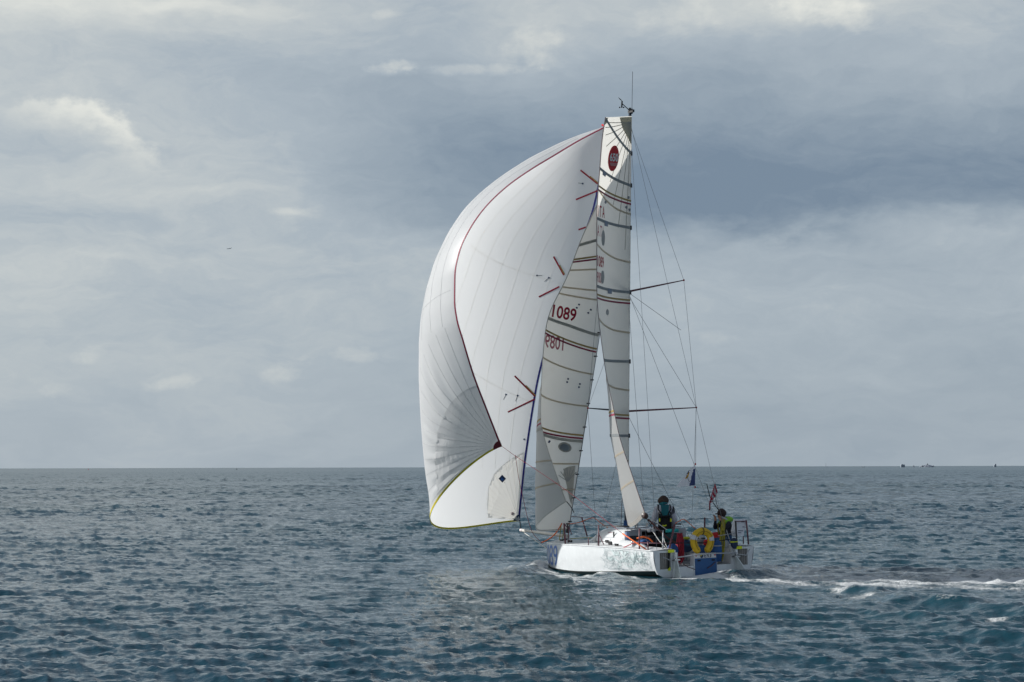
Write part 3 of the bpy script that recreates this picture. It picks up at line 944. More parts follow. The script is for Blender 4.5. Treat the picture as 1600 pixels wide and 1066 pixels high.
# rudders with stocks, heads, tie bar
for sgn in (1, -1):
    r_ = MB()
    ytop, ybot = sgn * .93, sgn * 1.03
    r_.prism([(-.05, ytop + .035 * sgn, .62), (-.05, ytop - .035 * sgn, .62), (-.05, ybot - .06 * sgn, -.55), (-.05, ybot + .06 * sgn, -.55)], (-.05, 0, 0))
    b = MB(); b.prism([(-.06, ytop, .45), (-.16, ytop, .42), (-.42, ybot, .05), (-.40, ybot, -.6), (-.06, ybot, -.6)], (0, .035, 0))
    R_ = yacht.part(r_, 'rudder', WHITE); yacht.part(b, 'rudder_blade', mat('rudder_pale', (0.55, 0.60, 0.60), 0.35), parent=R_)
    hd = MB(); hd.lathe([(.035, -.05), (.04, 0), (.035, .06)], (-.09, ytop, .50), n=8); hd.box((-.07, ytop, .44), (.14, .16, .035))
    yacht.part(hd, 'rudder_fitting', STEEL, parent=R_)
    tp = MB(); tp.box((-.055, ytop + .12 * sgn, .655), (.03, .17, .07))
    yacht.part(tp, 'rudder_tape', NEON, parent=R_)
    tp = MB(); tp.box((-.015, ytop + .16 * sgn, .225), (.03, .055, .085))
    yacht.part(tp, 'transom_tape', NEON, parent=TR)
tb = MB(); tb.tube([(-.12, .93, .50), (-.14, 0, .555), (-.12, -.93, .53)], .018, 6); tb.tube([(-.10, .93, .50), (.3, .97, .60), (.75, .75, .66)], .016, 6)
tb.tube([(-.12, .96, .48), (-.14, 1.15, .44), (-.08, 1.32, .52)], .010, 5); tb.tube([(-.12, -.96, .50), (-.14, -1.2, .46), (-.08, -1.36, .60)], .014, 5)
yacht.part(tb, 'rudder_tie_bar', LGREY, True, split=True)
lp = MB()
lp.tube([at_plane(*p, 0, -.06) for p in ((1067, 881), (1075, 886), (1086, 890))], .010, 5); lp.tube([at_plane(*p, 0, -.06) for p in ((1105, 888), (1112, 884), (1118, 878))], .010, 5)
yacht.part(lp, 'transom_line', BROPE, True, split=True)

# ------------------------------------------------------------------ spars
MFOOT, MHEAD = np.array([3.30, 0, 1.10]), np.array([2.76, 0.0, 11.93])
mm = MB(); zz = np.linspace(0, 1, 12)
mm.tube([MFOOT + (MHEAD - MFOOT) * t + np.array([.03 * math.sin(math.pi * t), 0, 0]) for t in zz], [.058 - .018 * max(0, t - .6) / .4 for t in zz], 10)
MAST = yacht.part(mm, 'mast', MASTM, True)
ft = MB(); ft.lathe([(.10, -.03), (.10, .03), (.075, .10), (.07, .2)], MFOOT, n=10)
yacht.part(ft, 'mast_foot', BLUE, True, parent=MAST)


def mast_at_py(py):
    ts = np.linspace(0, 1, 400); P = MFOOT + (MHEAD - MFOOT) * ts[:, None]
    q = project(to_world(P))[:, 1]
    return P[np.argmin(np.abs(q - py))]


TIPS = {}
for name, py, s, a, tp in (('lower', 643, 1.66, .66, (1088, 637)), ('upper', 455, 1.27, .58, (1068.5, 438))):
    r0 = mast_at_py(py)
    for sg in (-1, 1):
        tip = r0 + np.array([-a, sg * s, .10])
        if sg == -1:
            # fit the starboard tip to the sight line at its own distance
            tip = to_local(at_y(*tp, to_world(tip)[1]))
        else:
            m_ = TIPS[(name, -1)] - r0; tip = r0 + m_ * np.array([1, -1, 1])
        TIPS[(name, sg)] = tip
        sp = MB(); sp.tube([r0, r0 + (tip - r0) * .5, tip], [.030, .024, .014], 6)
        yacht.part(sp, 'spreader', RED_RAIL if sg == -1 else MASTM, True, parent=MAST)
        tpb = MB(); tpb.blob(tip, (.025, .025, .03), 1, 0, 4)
        yacht.part(tpb, 'spreader_tip', REDROPE, True, parent=MAST)
# masthead: crane, wind vane and cups, whip aerial
mh = MB(); mh.box(MHEAD + (-.05, 0, .03), (.22, .06, .07)); mh.tube([MHEAD + (.0, 0, 0), MHEAD + (0, 0, .13)], .035, 6)
yacht.part(mh, 'masthead_fitting', CARBON, parent=MAST)
hy = to_world(MHEAD)[1]


def L(px, py, Y): return to_local(at_y(px, py, Y))


wv = MB(); wv.tube([L(985, 174, hy), L(979, 168.5, hy - .1), L(972.5, 162.5, hy - .2)], .012, 5); wv.tube([L(971.5, 167, hy - .2), L(972, 158, hy - .2)], .022, 6)
for a, b in ((968.3, 168), (974.4, 168), (971.5, 167.6)):
    wv.blob(L(a, b, hy - .2), (.022, .022, .02), 3, 0, 4)
wv.prism([L(972, 158, hy - .2), L(970.5, 155.5, hy - .25), L(966.8, 152.6, hy - .3), L(969, 156, hy - .28), L(971, 157.6, hy - .2)], (.012, .012, .012))
yacht.part(wv, 'wind_vane', BLACK, parent=MAST)
wa_ = MB(); wa_.tube([L(987.6, 178, hy), L(987.4, 170, hy)], .022, 6); wa_.tube([L(987.4, 170, hy), L(988.4, 112, hy)], .0075, 5)
yacht.part(wa_, 'whip_aerial', WIRE, parent=MAST)
# bowsprit
sprit_tip = L(814, 828.5, to_world((8.55, 0, 0))[1]); sprit_root = np.array([6.05, 0.0, .80])
bs = MB(); bs.tube([sprit_root, (sprit_root + sprit_tip) / 2, sprit_tip], [.050, .047, .036], 10)
SPRIT = yacht.part(bs, 'bowsprit', mat('pale_spar', (0.62, 0.60, 0.56), 0.4), True)
cap = MB(); cap.tube([sprit_tip - (sprit_tip - sprit_root) * .03, sprit_tip + (sprit_tip - sprit_root) * .008], .044, 8)
yacht.part(cap, 'bowsprit_cap', mat('pink_white_tape', (0.7, 0.62, 0.62), 0.5), parent=SPRIT)
bst = MB(); bst.line(L(817, 831, to_world(sprit_tip)[1]), (6.45, .05, .22), .012)
yacht.part(bst, 'bobstay', WROPE, parent=SPRIT)
# standing rigging
CHAIN = np.array([2.9, -1.46, .74])
sh_pt = mast_at_py(196)
wires = MB()
for sg in (1, -1):
    ch = CHAIN * (1, -sg * -1, 1) if sg == -1 else CHAIN * (1, -1, 1)
    up, lo = TIPS[('upper', sg)], TIPS[('lower', sg)]
    ch = np.array([lo[0] + .05, lo[1] * .99, crown(lo[0], 1.4)])
    ch[1] = np.sign(lo[1]) * min(abs(lo[1]), float(beam(ch[0])) - .06)
    for a, b in ((sh_pt, up), (up, lo), (lo, ch), (mast_at_py(462), lo), (mast_at_py(648), ch)):
        wires.line(a, b, .005, 4)
stern_s, stern_p = np.array([.06, -1.05, .70]), np.array([.06, 1.40, .70])
wires.line(mast_at_py(190), at_plane(1140, 862, 0, .06), .005, 4)
wires.line(mast_at_py(190), stern_p, .005, 4)
wires.line(mast_at_py(458), at_plane(1132, 850, 1, -1.30), .0055, 4)
wires.line(mast_at_py(470), at_plane(1010, 846, 1, 1.42), .0055, 4)
wires.line(mast_at_py(458), L(1064, 516, 51.6), .0055, 4)
yacht.part(wires, 'rigging_wire', WIRE, parent=None, split=True)


# ------------------------------------------------------------------ sails
class Sail:
    def __init__(self, P, name, m_):
        self.P = np.asarray(P, float)           # local coordinates [nv, nu]
        self.nv, self.nu = self.P.shape[:2]
        du = np.gradient(self.P, axis=1); dv = np.gradient(self.P, axis=0)
        N = np.cross(du, dv); N /= np.linalg.norm(N, axis=2)[..., None] + 1e-12
        self.N = N
        self.px = project(to_world(self.P))
        mb = MB().grid(self.P)
        me_fix = False
        self.o = mb.build(name, m_, yacht.o, True, fix=False)

    def _bil(self, A, u, v):
        x = np.clip(np.asarray(u, float), 0, 1) * (self.nu - 1); y = np.clip(np.asarray(v, float), 0, 1) * (self.nv - 1)
        j = np.clip(x.astype(int), 0, self.nu - 2); i = np.clip(y.astype(int), 0, self.nv - 2)
        fx, fy = (x - j)[..., None], (y - i)[..., None]
        return A[i, j] * (1 - fx) * (1 - fy) + A[i, j + 1] * fx * (1 - fy) + A[i + 1, j] * (1 - fx) * fy + A[i + 1, j + 1] * fx * fy

    def at(self, u, v, off=0.0):
        n = self._bil(self.N, u, v); n /= np.linalg.norm(n, axis=-1)[..., None] + 1e-12
        return self._bil(self.P, u, v) + n * off

    def uv(self, pts, urange=(0, 1), side=None):
        """where a photographed point lies on the cloth"""
        out = []
        j0, j1 = int(urange[0] * (self.nu - 1)), int(math.ceil(urange[1] * (self.nu - 1))) + 1
        G = self.px[:, j0:j1]
        for p in np.atleast_2d(pts):
            k = np.argmin(((G - p) ** 2).sum(-1)); i, j = divmod(k, G.shape[1])
            u, v = (j + j0) / (self.nu - 1), i / (self.nv - 1)
            for _ in range(4):
                e = 1.5 / self.nu
                f = self._bil(self.px, u, v); ua, ub = max(0, u - e), min(1, u + e); va, vb = max(0, v - e), min(1, v + e)
                fu = (self._bil(self.px, ub, v) - self._bil(self.px, ua, v)) / (ub - ua)
                fv = (self._bil(self.px, u, vb) - self._bil(self.px, u, va)) / (vb - va)
                J = np.stack([fu, fv], 1)
                if abs(np.linalg.det(J)) < 40: break
                d = np.linalg.solve(J, p - f)
                d = np.clip(d, -.03, .03)
                u = float(np.clip(u + d[0], *urange)); v = float(np.clip(v + d[1], 0, 1))
            out.append((u, v))
        return np.array(out)

    def tape(self, mb, uvs, width, off=0.005, both=True, n=14):
        uvs = np.asarray(uvs, float)
        if len(uvs) < n:
            t = np.linspace(0, len(uvs) - 1, n)
            uvs = np.stack([np.interp(t, range(len(uvs)), uvs[:, i]) for i in (0, 1)], 1)
        C = self.at(uvs[:, 0], uvs[:, 1])
        nn = self._bil(self.N, uvs[:, 0], uvs[:, 1])
        tg = np.gradient(C, axis=0); tg /= np.linalg.norm(tg, axis=1)[:, None] + 1e-12
        sd_ = np.cross(tg, nn); sd_ /= np.linalg.norm(sd_, axis=1)[:, None] + 1e-12
        if both:      # a thin closed strip sewn through the cloth
            mb.grid(np.stack([C + sd_ * width / 2 + nn * off, C - sd_ * width / 2 + nn * off, C - sd_ * width / 2 - nn * off, C + sd_ * width / 2 - nn * off], 1), close_u=True)
        else:
            mb.grid(np.stack([C + sd_ * width / 2 + nn * off, C - sd_ * width / 2 + nn * off], 1))

    def poly(self, mb, uvs, off=0.006, both=True):
        """a flat patch: fan fill of an outline given on the cloth"""
        uvs = np.asarray(uvs, float); c = uvs.mean(0)
        rings = [c + (uvs - c) * k for k in (0.02, .35, .7, 1.0)]
        g = [self.at(r[:, 0], r[:, 1], off) for r in rings]
        if both: g += [self.at(r[:, 0], r[:, 1], -off) for r in rings[::-1]]
        mb.grid(np.array(g), close_u=True)

    def text(self, s, p0, ex, ey, name, m_, bold=0.012, urange=(0, 1), off=.008, mirror=False):
        V, Fs = glyphs(s, bold)
        p0, ex, ey = map(np.array, (p0, ex, ey))
        a = 1 - V[:, 0] if mirror else V[:, 0]
        q = p0 + a[:, None] * ex + V[:, 1][:, None] * ey
        uv = self.uv(q, urange)
        mb = MB()
        c = uv.mean(0); n_ = self._bil(self.N, c[0], c[1]); sg = 1 if n_ @ (to_local(CP) - self.at(c[0], c[1])) > 0 else -1
        mb.add(self.at(uv[:, 0], uv[:, 1], off * sg), Fs)
        o = mb.build(name, m_, self.o); return o

    def cut(self, inside):
        """take the cloth away where a patch replaces it"""
        bm = bmesh.new(); bm.from_mesh(self.o.data); bm.faces.ensure_lookup_table()
        kill = []
        for k, f in enumerate(bm.faces):
            i, j = divmod(k, self.nu - 1)
            if all(inside(jj / (self.nu - 1), ii / (self.nv - 1)) for jj in (j, j + 1) for ii in (i, i + 1)): kill.append(f)
        self._kill = getattr(self, '_kill', []) + [f.index for f in kill]
        bm.free()

    def finish(self):
        bm = bmesh.new(); bm.from_mesh(self.o.data); bm.faces.ensure_lookup_table()
        bmesh.ops.delete(bm, geom=[bm.faces[i] for i in set(getattr(self, '_kill', []))], context='FACES')
        bm.to_mesh(self.o.data); bm.free()

    def sub(self, mb, name, m_):
        for b in islands(mb): o = b.build(name, m_, self.o, False, fix=False)
        return o


def leech_point(Lw, px, py, chord):
    """nearer point on the sight line whose plan distance from the luff is the chord"""
    d = ray(px, py); a = d[0] ** 2 + d[1] ** 2; b = -2 * (d[0] * Lw[0] + d[1] * Lw[1]); c = Lw[0] ** 2 + Lw[1] ** 2 - chord ** 2
    disc = b * b - 4 * a * c
    t = (-b - math.sqrt(max(0, disc))) / (2 * a)
    return CP + d * t


def section(Lw, Ew, amp, us, a=.9, b=1.15, sag=0.0, lift=0.0):
    c = Ew - Lw; n = np.array([c[1], -c[0], 0.0]); n /= np.linalg.norm(n) + 1e-9
    if n @ P0 < 0: n = -n
    s = us ** a * (1 - us) ** b; s /= s.max()
    q = Lw + us[:, None] * c + (amp * s)[:, None] * n
    q[:, 2] += lift * amp * s - sag * 4 * us * (1 - us)
    return q


def fit_amp(Lw, Ew, us, sil, lo=0.0, hi=2.5, **k):
    for _ in range(22):
        m_ = (lo + hi) / 2
        x = project(section(Lw, Ew, m_, us, **k))[:, 0].min()
        if x > sil: lo = m_
        else: hi = m_
    return (lo + hi) / 2


# ---- mainsail
NV, NU = 150, 70
us = np.linspace(0, 1, NU)
mk = dict(l=[815, 740, 681, 652, 565, 457, 356, 290, 235, 181.5], ex=[1008, 988, 967.5, 960, 943.6, 932.3, 932.3, 937, 941, 946], ey=[803, 743, 680, 645, 562, 447, 341, 263, 215, 183.5],
          ch=[3.75, 3.65, 3.5, 3.4, 3.15, 2.75, 2.3, 2.0, 1.85, 1.7])
vk = np.array([(815 - y) / (815 - 181.5) for y in mk['l']])
vv = np.linspace(0, 1, NV)
lpy = pchip(vk, mk['l'], vv); exx = pchip(vk, mk['ex'], vv); eyy = pchip(vk, mk['ey'], vv); chh = pchip(vk, mk['ch'], vv)
rows = []; amps = []
tsl = np.linspace(0, 1, 2000); PL = MFOOT + (MHEAD - MFOOT) * tsl[:, None] + np.array([-.075, 0, 0]); PLw = to_world(PL); PLy = project(PLw)[:, 1]
for k in range(NV):
    Lw = np.array([np.interp(-lpy[k], -PLy, PLw[:, i]) for i in range(3)])
    Ew = leech_point(Lw, exx[k], eyy[k], chh[k])
    y = lpy[k]
    base = np.interp(y, [181, 300, 457, 565, 640], [.05, .055, .06, .075, .09]) * chh[k]
    if y > 600:
        sil = np.interp(eyy[k], [586, 610, 640, 679, 713, 750, 771, 803], [946.5, 949.6, 951.5, 953, 959.5, 967.5, 972.5, 981])
        fa = fit_amp(Lw, Ew, us, sil); wgt = smooth_to(np.array(y), 600, 660); base = base * (1 - wgt) + fa * wgt
    sag = .22 * max(0, 1 - (815 - y) / 90.)
    rows.append(to_local(section(Lw, Ew, base, us, sag=sag)))
main = Sail(rows, 'mainsail', MAINM)


def port_face_shade(sail, m_, col):
    """greys the outer (port) face: shade put into the cloth colour"""
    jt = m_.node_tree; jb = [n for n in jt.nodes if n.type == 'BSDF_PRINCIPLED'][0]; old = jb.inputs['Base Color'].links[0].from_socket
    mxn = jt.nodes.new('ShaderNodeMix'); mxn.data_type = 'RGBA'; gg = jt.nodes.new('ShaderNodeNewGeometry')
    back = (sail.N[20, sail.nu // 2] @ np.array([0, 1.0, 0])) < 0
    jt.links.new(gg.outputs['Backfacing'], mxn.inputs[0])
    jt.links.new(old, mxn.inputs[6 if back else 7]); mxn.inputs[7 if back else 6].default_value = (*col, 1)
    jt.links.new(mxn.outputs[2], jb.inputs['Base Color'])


port_face_shade(main, MAINM, (.52, .52, .51))  # mainsail's port face darkened in its colour, standing for shade


def edge_uv(sail, ys, u): return [(u, v) for v in ys]


def level(sail, lp_, le, urange=(0, 1), n=14, bow=0.0):
    """a line across the sail from the luff pixel to the leech pixel"""
    A = sail.uv([lp_, le], urange)
    t = np.linspace(0, 1, n)[:, None]
    return A[0] * (1 - t) + A[1] * t


def vat(py): return float(np.interp(-py, -np.array(lpy), vv))


bt = MB()
for (yl, dv0) in ((457, 0), (356, 0), (290, 0), (565, 0), (681, 0)):
    main.tape(bt, [(0.0, vat(yl)), (.5, vat(yl)), (1.0, vat(yl))], .068, .010)
main.tape(bt, [(0.0, vat(240)), (.35, vat(222)), (1.0, .995)], .068, .010)
main.sub(bt, 'batten_pocket', BATTEN)
bb = MB()
for yl, u in ((457, .45), (356, .62), (290, .80)):
    main.tape(bb, [(u - .06, vat(yl) - .003), (u + .06, vat(yl) - .003)], .13, .014, n=4)
main.sub(bb, 'batten_repair', mat('batten_repair_blue', (0.22, 0.26, 0.34), 0.6))
for yl in (240, 290, 356, 457, 565, 681):
    c = main.at(0.0, vat(yl)); mb = MB().box(c + (.03, 0, 0), (.10, .05, .11)); mb.build('luff_slide', CARBON, main.o)
for yl in (317, 472, 652):
    for m_, dv, nm in ((GOLD, .0045, 'stripe_gold'), (LEECHRED, -.0035, 'stripe_red')):
        mb = MB(); main.tape(mb, [(0, vat(yl) + dv), (1, vat(yl) + dv)], .042, .009); main.sub(mb, nm, m_)
sm = MB()
for k, yl in enumerate((335, 410, 520, 610, 720, 765)):
    v0 = vat(yl); main.tape(sm, [(0, v0), (.3, v0 + .004), (.65, v0 + .014), (1, v0 + .026)], .045, .007)
main.sub(sm, 'panel_seam', SEAM)
# fan of seams and the aged patch under the head
fan = MB()
for k in range(9):
    ang = k / 8
    main.tape(fan, [(0.02, .985), (min(1, .1 + .85 * math.sin(1.5 * ang)), 1 - .02 - .20 * (1 - math.cos(1.45 * (1 - ang) + .08)) - .12 * (1 - ang))], .018, .006)
main.sub(fan, 'head_seam', mat('head_seam_pale', (0.55, 0.54, 0.50), 0.6, trans=.5))
hp_ = MB(); main.poly(hp_, [(0.0, .998), (.35, .998), (.25, .97), (0.0, .93)], .0045)
main.poly(hp_, [(1.0, .998), (.86, .998), (.9, .975), (1.0, .965)], .0045)
main.sub(hp_, 'head_patch', HEADP)
lt = MB(); main.tape(lt, [(.995, v) for v in np.linspace(0, 1, 60)], .035, .008)
main.sub(lt, 'leech_tape', mat('leech_tape_grey', (0.30, 0.24, 0.24), 0.6))
fpk = MB(); main.tape(fpk, [(u, .004) for u in np.linspace(0, 1, 14)], .10, .008)
main.sub(fpk, 'foot_tape', mat('foot_tape_grey', (0.30, 0.29, 0.27), 0.7))
# lettering on the windward face, with the far side's print showing through
MU = (0.0, 1.0)
main.text('I T A', (933.6, 338), (10.5, 3.0), (0.6, -17.5), 'country_lettering', INKRED, .016, MU)
main.text('I T A', (932.9, 368.5), (9.0, 3.0), (0.2, -17.5), 'country_lettering', INKPINK, .010, MU, mirror=True)
main.text('1089', (932.8, 416), (10.2, 3.5), (0.0, -17.5), 'number_lettering', INKRED, .016, MU)
main.text('1089', (932.6, 441), (7.5, 3.0), (0.0, -17), 'number_lettering', INKPINK, .010, MU, mirror=True)
# red oval class emblem with white numerals
ov = MB(); th = np.linspace(0, 2 * math.pi, 33)[:-1]
main.poly(ov, main.uv([(958.2 + 8.0 * math.cos(a) + 2.0 * -math.sin(a), 247.5 + 20 * math.sin(a)) for a in th]), .012)
main.sub(ov, 'class_emblem', mat('emblem_red', (0.55, 0.012, 0.025), 0.6, trans=.3))
EW = mat('emblem_white', (0.72, 0.72, 0.70), 0.6)
main.text('650', (951.6, 252), (13.2, 1.2), (.8, -13), 'emblem_lettering', EW, .03, off=.018)
eb = MB(); main.tape(eb, main.uv([(952.3, 255.6), (964, 256.6)]), .05, .018, n=5); main.tape(eb, main.uv([(953, 258.2), (963, 259)]), .03, .018, n=5)
main.sub(eb, 'emblem_line', mat('emblem_line_red', (0.5, 0.18, 0.18), 0.6))
gm = MB()
for c, (rx, ry) in (((942.3, 372), (2.4, 12)), ((941.3, 446 - 13), (2.5, 10)), ((949, 488), (2.0, 4.5))):
    main.poly(gm, main.uv([(c[0] + rx * math.cos(a), c[1] + ry * math.sin(a)) for a in th]), .010)
main.sub(gm, 'grey_mark', mat('mark_grey', (0.55, 0.56, 0.55), 0.6, trans=.45))
tt_ = MB()
for c in ((982, 309), (978.5, 324), (983.5, 328), (946, 316)):
    main.poly(tt_, main.uv([(c[0] + 1.5 * math.cos(a), c[1] + 2.2 * math.sin(a)) for a in th[::4]]), .012)
main.sub(tt_, 'telltale_patch', mat('tell_grey', (0.2, 0.22, 0.25), 0.6))
# reefing lines hanging against the lower leech
rf = MB()
for u0, u1, y0, y1 in ((.93, .90, 640, 790), (.86, .80, 690, 792), (.78, .66, 700, 795), (.70, .5, 730, 800)):
    rf.tube([main.at(u0 + (u1 - u0) * t, vat(y0 + (y1 - y0) * t), -.02) for t in np.linspace(0, 1, 10)], .009, 4)
main.sub(rf, 'reef_line', BROPE)
rl_ = MB(); rl_.tube([L(980.5, 778, 50.6), L(983, 790, 50.4), L(987, 800, 50.2), L(993, 799, 49.9), L(996.5, 795, 49.8)], .016, 5); rl_.blob(L(997, 795, 49.7), (.05, .05, .07), 5, .1, 5)
main.sub(rl_, 'lazy_line', BLACK)
# boom
ge = main.at(0.0, 0.0); gc = main.at(1.0, 0.0)
bmr = MB(); g0 = MFOOT + (MHEAD - MFOOT) * .045 + (-.05, 0, 0); dirb = gc - g0
bmr.tube([g0, g0 + dirb * .5 + (0, 0, -.03), gc + dirb * .02 + (0, 0, -.05)], [.045, .06, .055], 10, flat=1.4)
BOOM = yacht.part(bmr, 'boom', mat('boom_carbon', (0.05, 0.045, 0.05), .4), True)
be = MB(); be.tube([gc + dirb * .015 + (0, 0, -.05), gc + dirb * .035 + (0, 0, -.05)], .062, 12, flat=1.2)
yacht.part(be, 'boom_end', mat('boom_end_brown', (0.06, 0.03, 0.025), .6), True, parent=BOOM)

# ---- jib
JT = np.array([6.36, 0, .80]); 
JT = L(888.5, 829, to_world((6.30, 0, 0))[1])
hnd = mast_at_py(225)
jl_t = np.linspace(0, 1, 1500); JLw = to_world(JT + (hnd + (.06, 0, 0) - JT) * jl_t[:, None]); JLp = project(JLw)
jk = dict(l=[828, 748, 700, 683, 600, 548, 524, 430, 360, 265], ex=[885.3, 871, 852, 845, 846.8, 852, 856.2, 886, 909, 958], ey=[784, 745, 688, 658, 578, 518, 497, 432, 372, 268],
          ch=[2.75, 2.6, 2.45, 2.4, 2.15, 1.95, 1.9, 1.5, 1.15, .25])
vk = np.array([(828 - y) / (828 - 265.) for y in jk['l']])
vv2 = np.linspace(0, 1, NV)
jl, jx_, jy_, jc = (pchip(vk, jk[q], vv2) for q in ('l', 'ex', 'ey', 'ch'))
rows = []
for k in range(NV):
    Lw = np.array([np.interp(-jl[k], -JLp[:, 1], JLw[:, i]) for i in range(3)])
    Ew = leech_point(Lw, jx_[k], jy_[k], jc[k])
    y = jl[k]
    base = np.interp(y, [265, 430, 548, 600, 640], [.03, .06, .09, .11, .13]) * jc[k]
    if y > 560:
        sil = np.interp(y, [560, 600, 640, 670, 690, 750, 828], [849.5, 846, 842.5, 840, 838.3, 836.4, 837])
        fa = fit_amp(Lw, Ew, us, sil, a=.75, b=.95); wgt = smooth_to(np.array(y), 570, 640); base = base * (1 - wgt) + fa * wgt
    t_ = max(0, 1 - (828 - y) / 130.); sag = .30 * t_ * t_
    q = section(Lw, Ew, base, us, a=.75, b=.95, sag=sag)
    # slack creases in the lower leech
    q[:, 2] += 0
    loc = to_local(q); cr = .012 * t_ * np.sin(us * 26 + k * .35) * us * (1 - us) * 4
    loc[:, 1] += cr
    rows.append(loc)
jib = Sail(rows, 'jib', JIBM)
port_face_shade(jib, JIBM, (.42, .43, .43))  # shade on the jib's port side is painted as a greyer face colour


def jat(py): return float(np.interp(-py, -np.array(jl), vv2))


for yl in (400, 548, 683):
    for m_, dv, nm in ((GOLD, .0045, 'stripe_gold'), (LEECHRED, -.004, 'stripe_red')):
        mb = MB(); jib.tape(mb, [(0, jat(yl) + dv), (1, jat(yl) + dv)], .042, .009); jib.sub(mb, nm, m_)
bt = MB()
for yl in (524, 690, 372):
    jib.tape(bt, [(0, jat(yl)), (.5, jat(yl) + .004), (1.0, jat(yl))], .075, .010)
jib.sub(bt, 'batten_pocket', BATTENL)
sm = MB()
for yl in (455, 420, 470, 585, 635, 725, 765):
    v0 = jat(yl); jib.tape(sm, [(0, v0), (.5, v0 + .002), (1, v0 + .004)], .04, .007)
jib.sub(sm, 'panel_seam', SEAM)
JU = (0.0, 1.0)
jib.text('1089', (861.5, 495.5), (37, 7.5), (3.0, -20), 'number_lettering', INKRED, .02, JU)
jib.text('1089', (850.5, 543), (29, 5.5), (1.5, -21), 'number_lettering', INKPINK, .014, JU, mirror=True)
for c, rx, ry, rot in (((882.5, 699), 10.5, 7.5, .25),):
    P_ = [(c[0] + (rx * math.cos(a) * math.cos(rot) - ry * math.sin(a) * math.sin(rot)), c[1] + rx * math.cos(a) * math.sin(rot) + ry * math.sin(a) * math.cos(rot)) for a in th]
    mb = MB(); jib.poly(mb, jib.uv(P_, JU), .010); jib.sub(mb, 'window_frame', mat('window_frame_grey', (0.35, 0.35, 0.32), .6))
    mb = MB(); jib.poly(mb, jib.uv([(c[0] + (p[0] - c[0]) * .74, c[1] + (p[1] - c[1]) * .70) for p in P_], JU), .016); jib.sub(mb, 'sail_window', WINDOWF)
tl = MB()
for a, b in (((901, 481), (904.5, 476)), ((919, 489), (923, 484)), ((886, 597), (887.5, 592)), ((904.5, 605), (906, 600)), ((857.5, 691), (858.5, 689.5))):
    for c in (a, b):
        jib.poly(tl, jib.uv([(c[0] + 1.4 * math.cos(q), c[1] + 1.4 * math.sin(q)) for q in th[::4]], JU), .012)
jib.sub(tl, 'telltale', INKNAVY)
for yl in np.linspace(520, 815, 9):
    c = jib.at(0, jat(yl)); mb = MB().box(c, (.03, .10, .03)); mb.build('hank', BLACK, jib.o)
pt = MB(); jib.poly(pt, jib.uv([(884, 752), (880, 742), (882, 732), (889, 729), (899, 728), (896, 760), (893, 790), (888.5, 775)], (0, .5)), .0045)
jib.sub(pt, 'tack_patch', mat('jib_patch', (0.60, 0.58, 0.52), .55, trans=.25))
pt = MB()
for k in range(7):
    a = -2.7 + k * .33
    jib.tape(pt, jib.uv([(888, 752), (888 + 17 * math.cos(a), 752 + 22 * math.sin(a))], (0, .5)), .02, .008, n=4)
jib.poly(pt, jib.uv([(886.5 + 3.2 * math.cos(a), 749 + 3.6 * math.sin(a)) for a in th[::3]], (0, .5)), .010)
jib.sub(pt, 'patch_seam', SEAMD)
lt = MB(); jib.tape(lt, [(.995, v) for v in np.linspace(0, 1, 60)], .03, .006); jib.tape(lt, [(u, .003) for u in np.linspace(0, 1, 30)], .03, .006)
jib.sub(lt, 'leech_tape', mat('jib_leech', (0.5, 0.49, 0.46), .6))
fs = MB(); fs.line(JT, hnd, .012, 6)
yacht.part(fs, 'forestay', WIRE)

# ---- spinnaker
NVS, NUS = 190, 110
uss = (1 - np.cos(np.linspace(0, math.pi, NUS))) / 2 * .55 + np.linspace(0, 1, NUS) * .45
luffp = np.array([(812.5, 814.5), (816.5, 775), (822, 723), (828, 680), (836, 629), (843, 591), (862, 520), (885, 450), (910, 380), (930, 320), (940, 260), (944.5, 199)])
leechp = np.array([(784.5, 697.5), (761.6, 639), (741, 585), (724.4, 530.7), (715, 498), (711.6, 471), (712, 430), (719, 393), (734.6, 359), (758, 325.5), (795, 290), (829, 266), (870, 241), (903, 221), (944.5, 199)])
silp = np.array([(944, 198), (910, 209), (876, 222.5), (829, 246), (788.6, 273), (751.4, 303.5), (721, 335.6), (697.4, 373), (677, 416.7), (665, 457), (657, 498), (654.5, 540), (654, 581), (655.3, 620), (657.6, 662), (661, 705), (665, 743.4), (669, 765), (671.5, 784)])


def arcparam(p):
    s = np.concatenate([[0], np.cumsum(np.linalg.norm(np.diff(p, axis=0), axis=1))]); return s / s[-1]


vs_ = np.linspace(0, 1, NVS)
lx_, ly_ = (pchip(arcparam(luffp), luffp[:, i], vs_) for i in (0, 1))
ex_, ey_ = (pchip(arcparam(leechp), leechp[:, i], vs_) for i in (0, 1))
YT, YH = to_world(sprit_tip)[1] - .05, to_world(MHEAD)[1] + .35
Yl = YT + (YH - YT) * vs_
Ye = pchip([0, .15, .35, .55, .75, .9, 1], [52.3, 51.2, 50.3, 50.2, 50.9, 52.2, YH], vs_)
rows = []; prev = None
SA = []
for k in range(NVS):
    Lw = at_y(lx_[k], ly_[k], Yl[k]); Ew = at_y(ex_[k], ey_[k], Ye[k])
    v = vs_[k]
    sag = .95 * max(0, 1 - v / .30) ** 1.5
    lo, hi = 0.0, 4.0
    for _ in range(24):
        m_ = (lo + hi) / 2
        q = project(section(Lw, Ew, m_, uss, .72, .80, sag, .75 * float(smooth_to(v, .62, .95)))); j = np.argmin(q[:, 0])
        sx = np.interp(q[j, 1], silp[:, 1], silp[:, 0]) if q[j, 1] < 784 else 671.5
        if q[j, 0] > sx: lo = m_
        else: hi = m_
    SA.append((lo + hi) / 2)
SA = np.array(SA); kk = np.hanning(13); kk /= kk.sum(); 
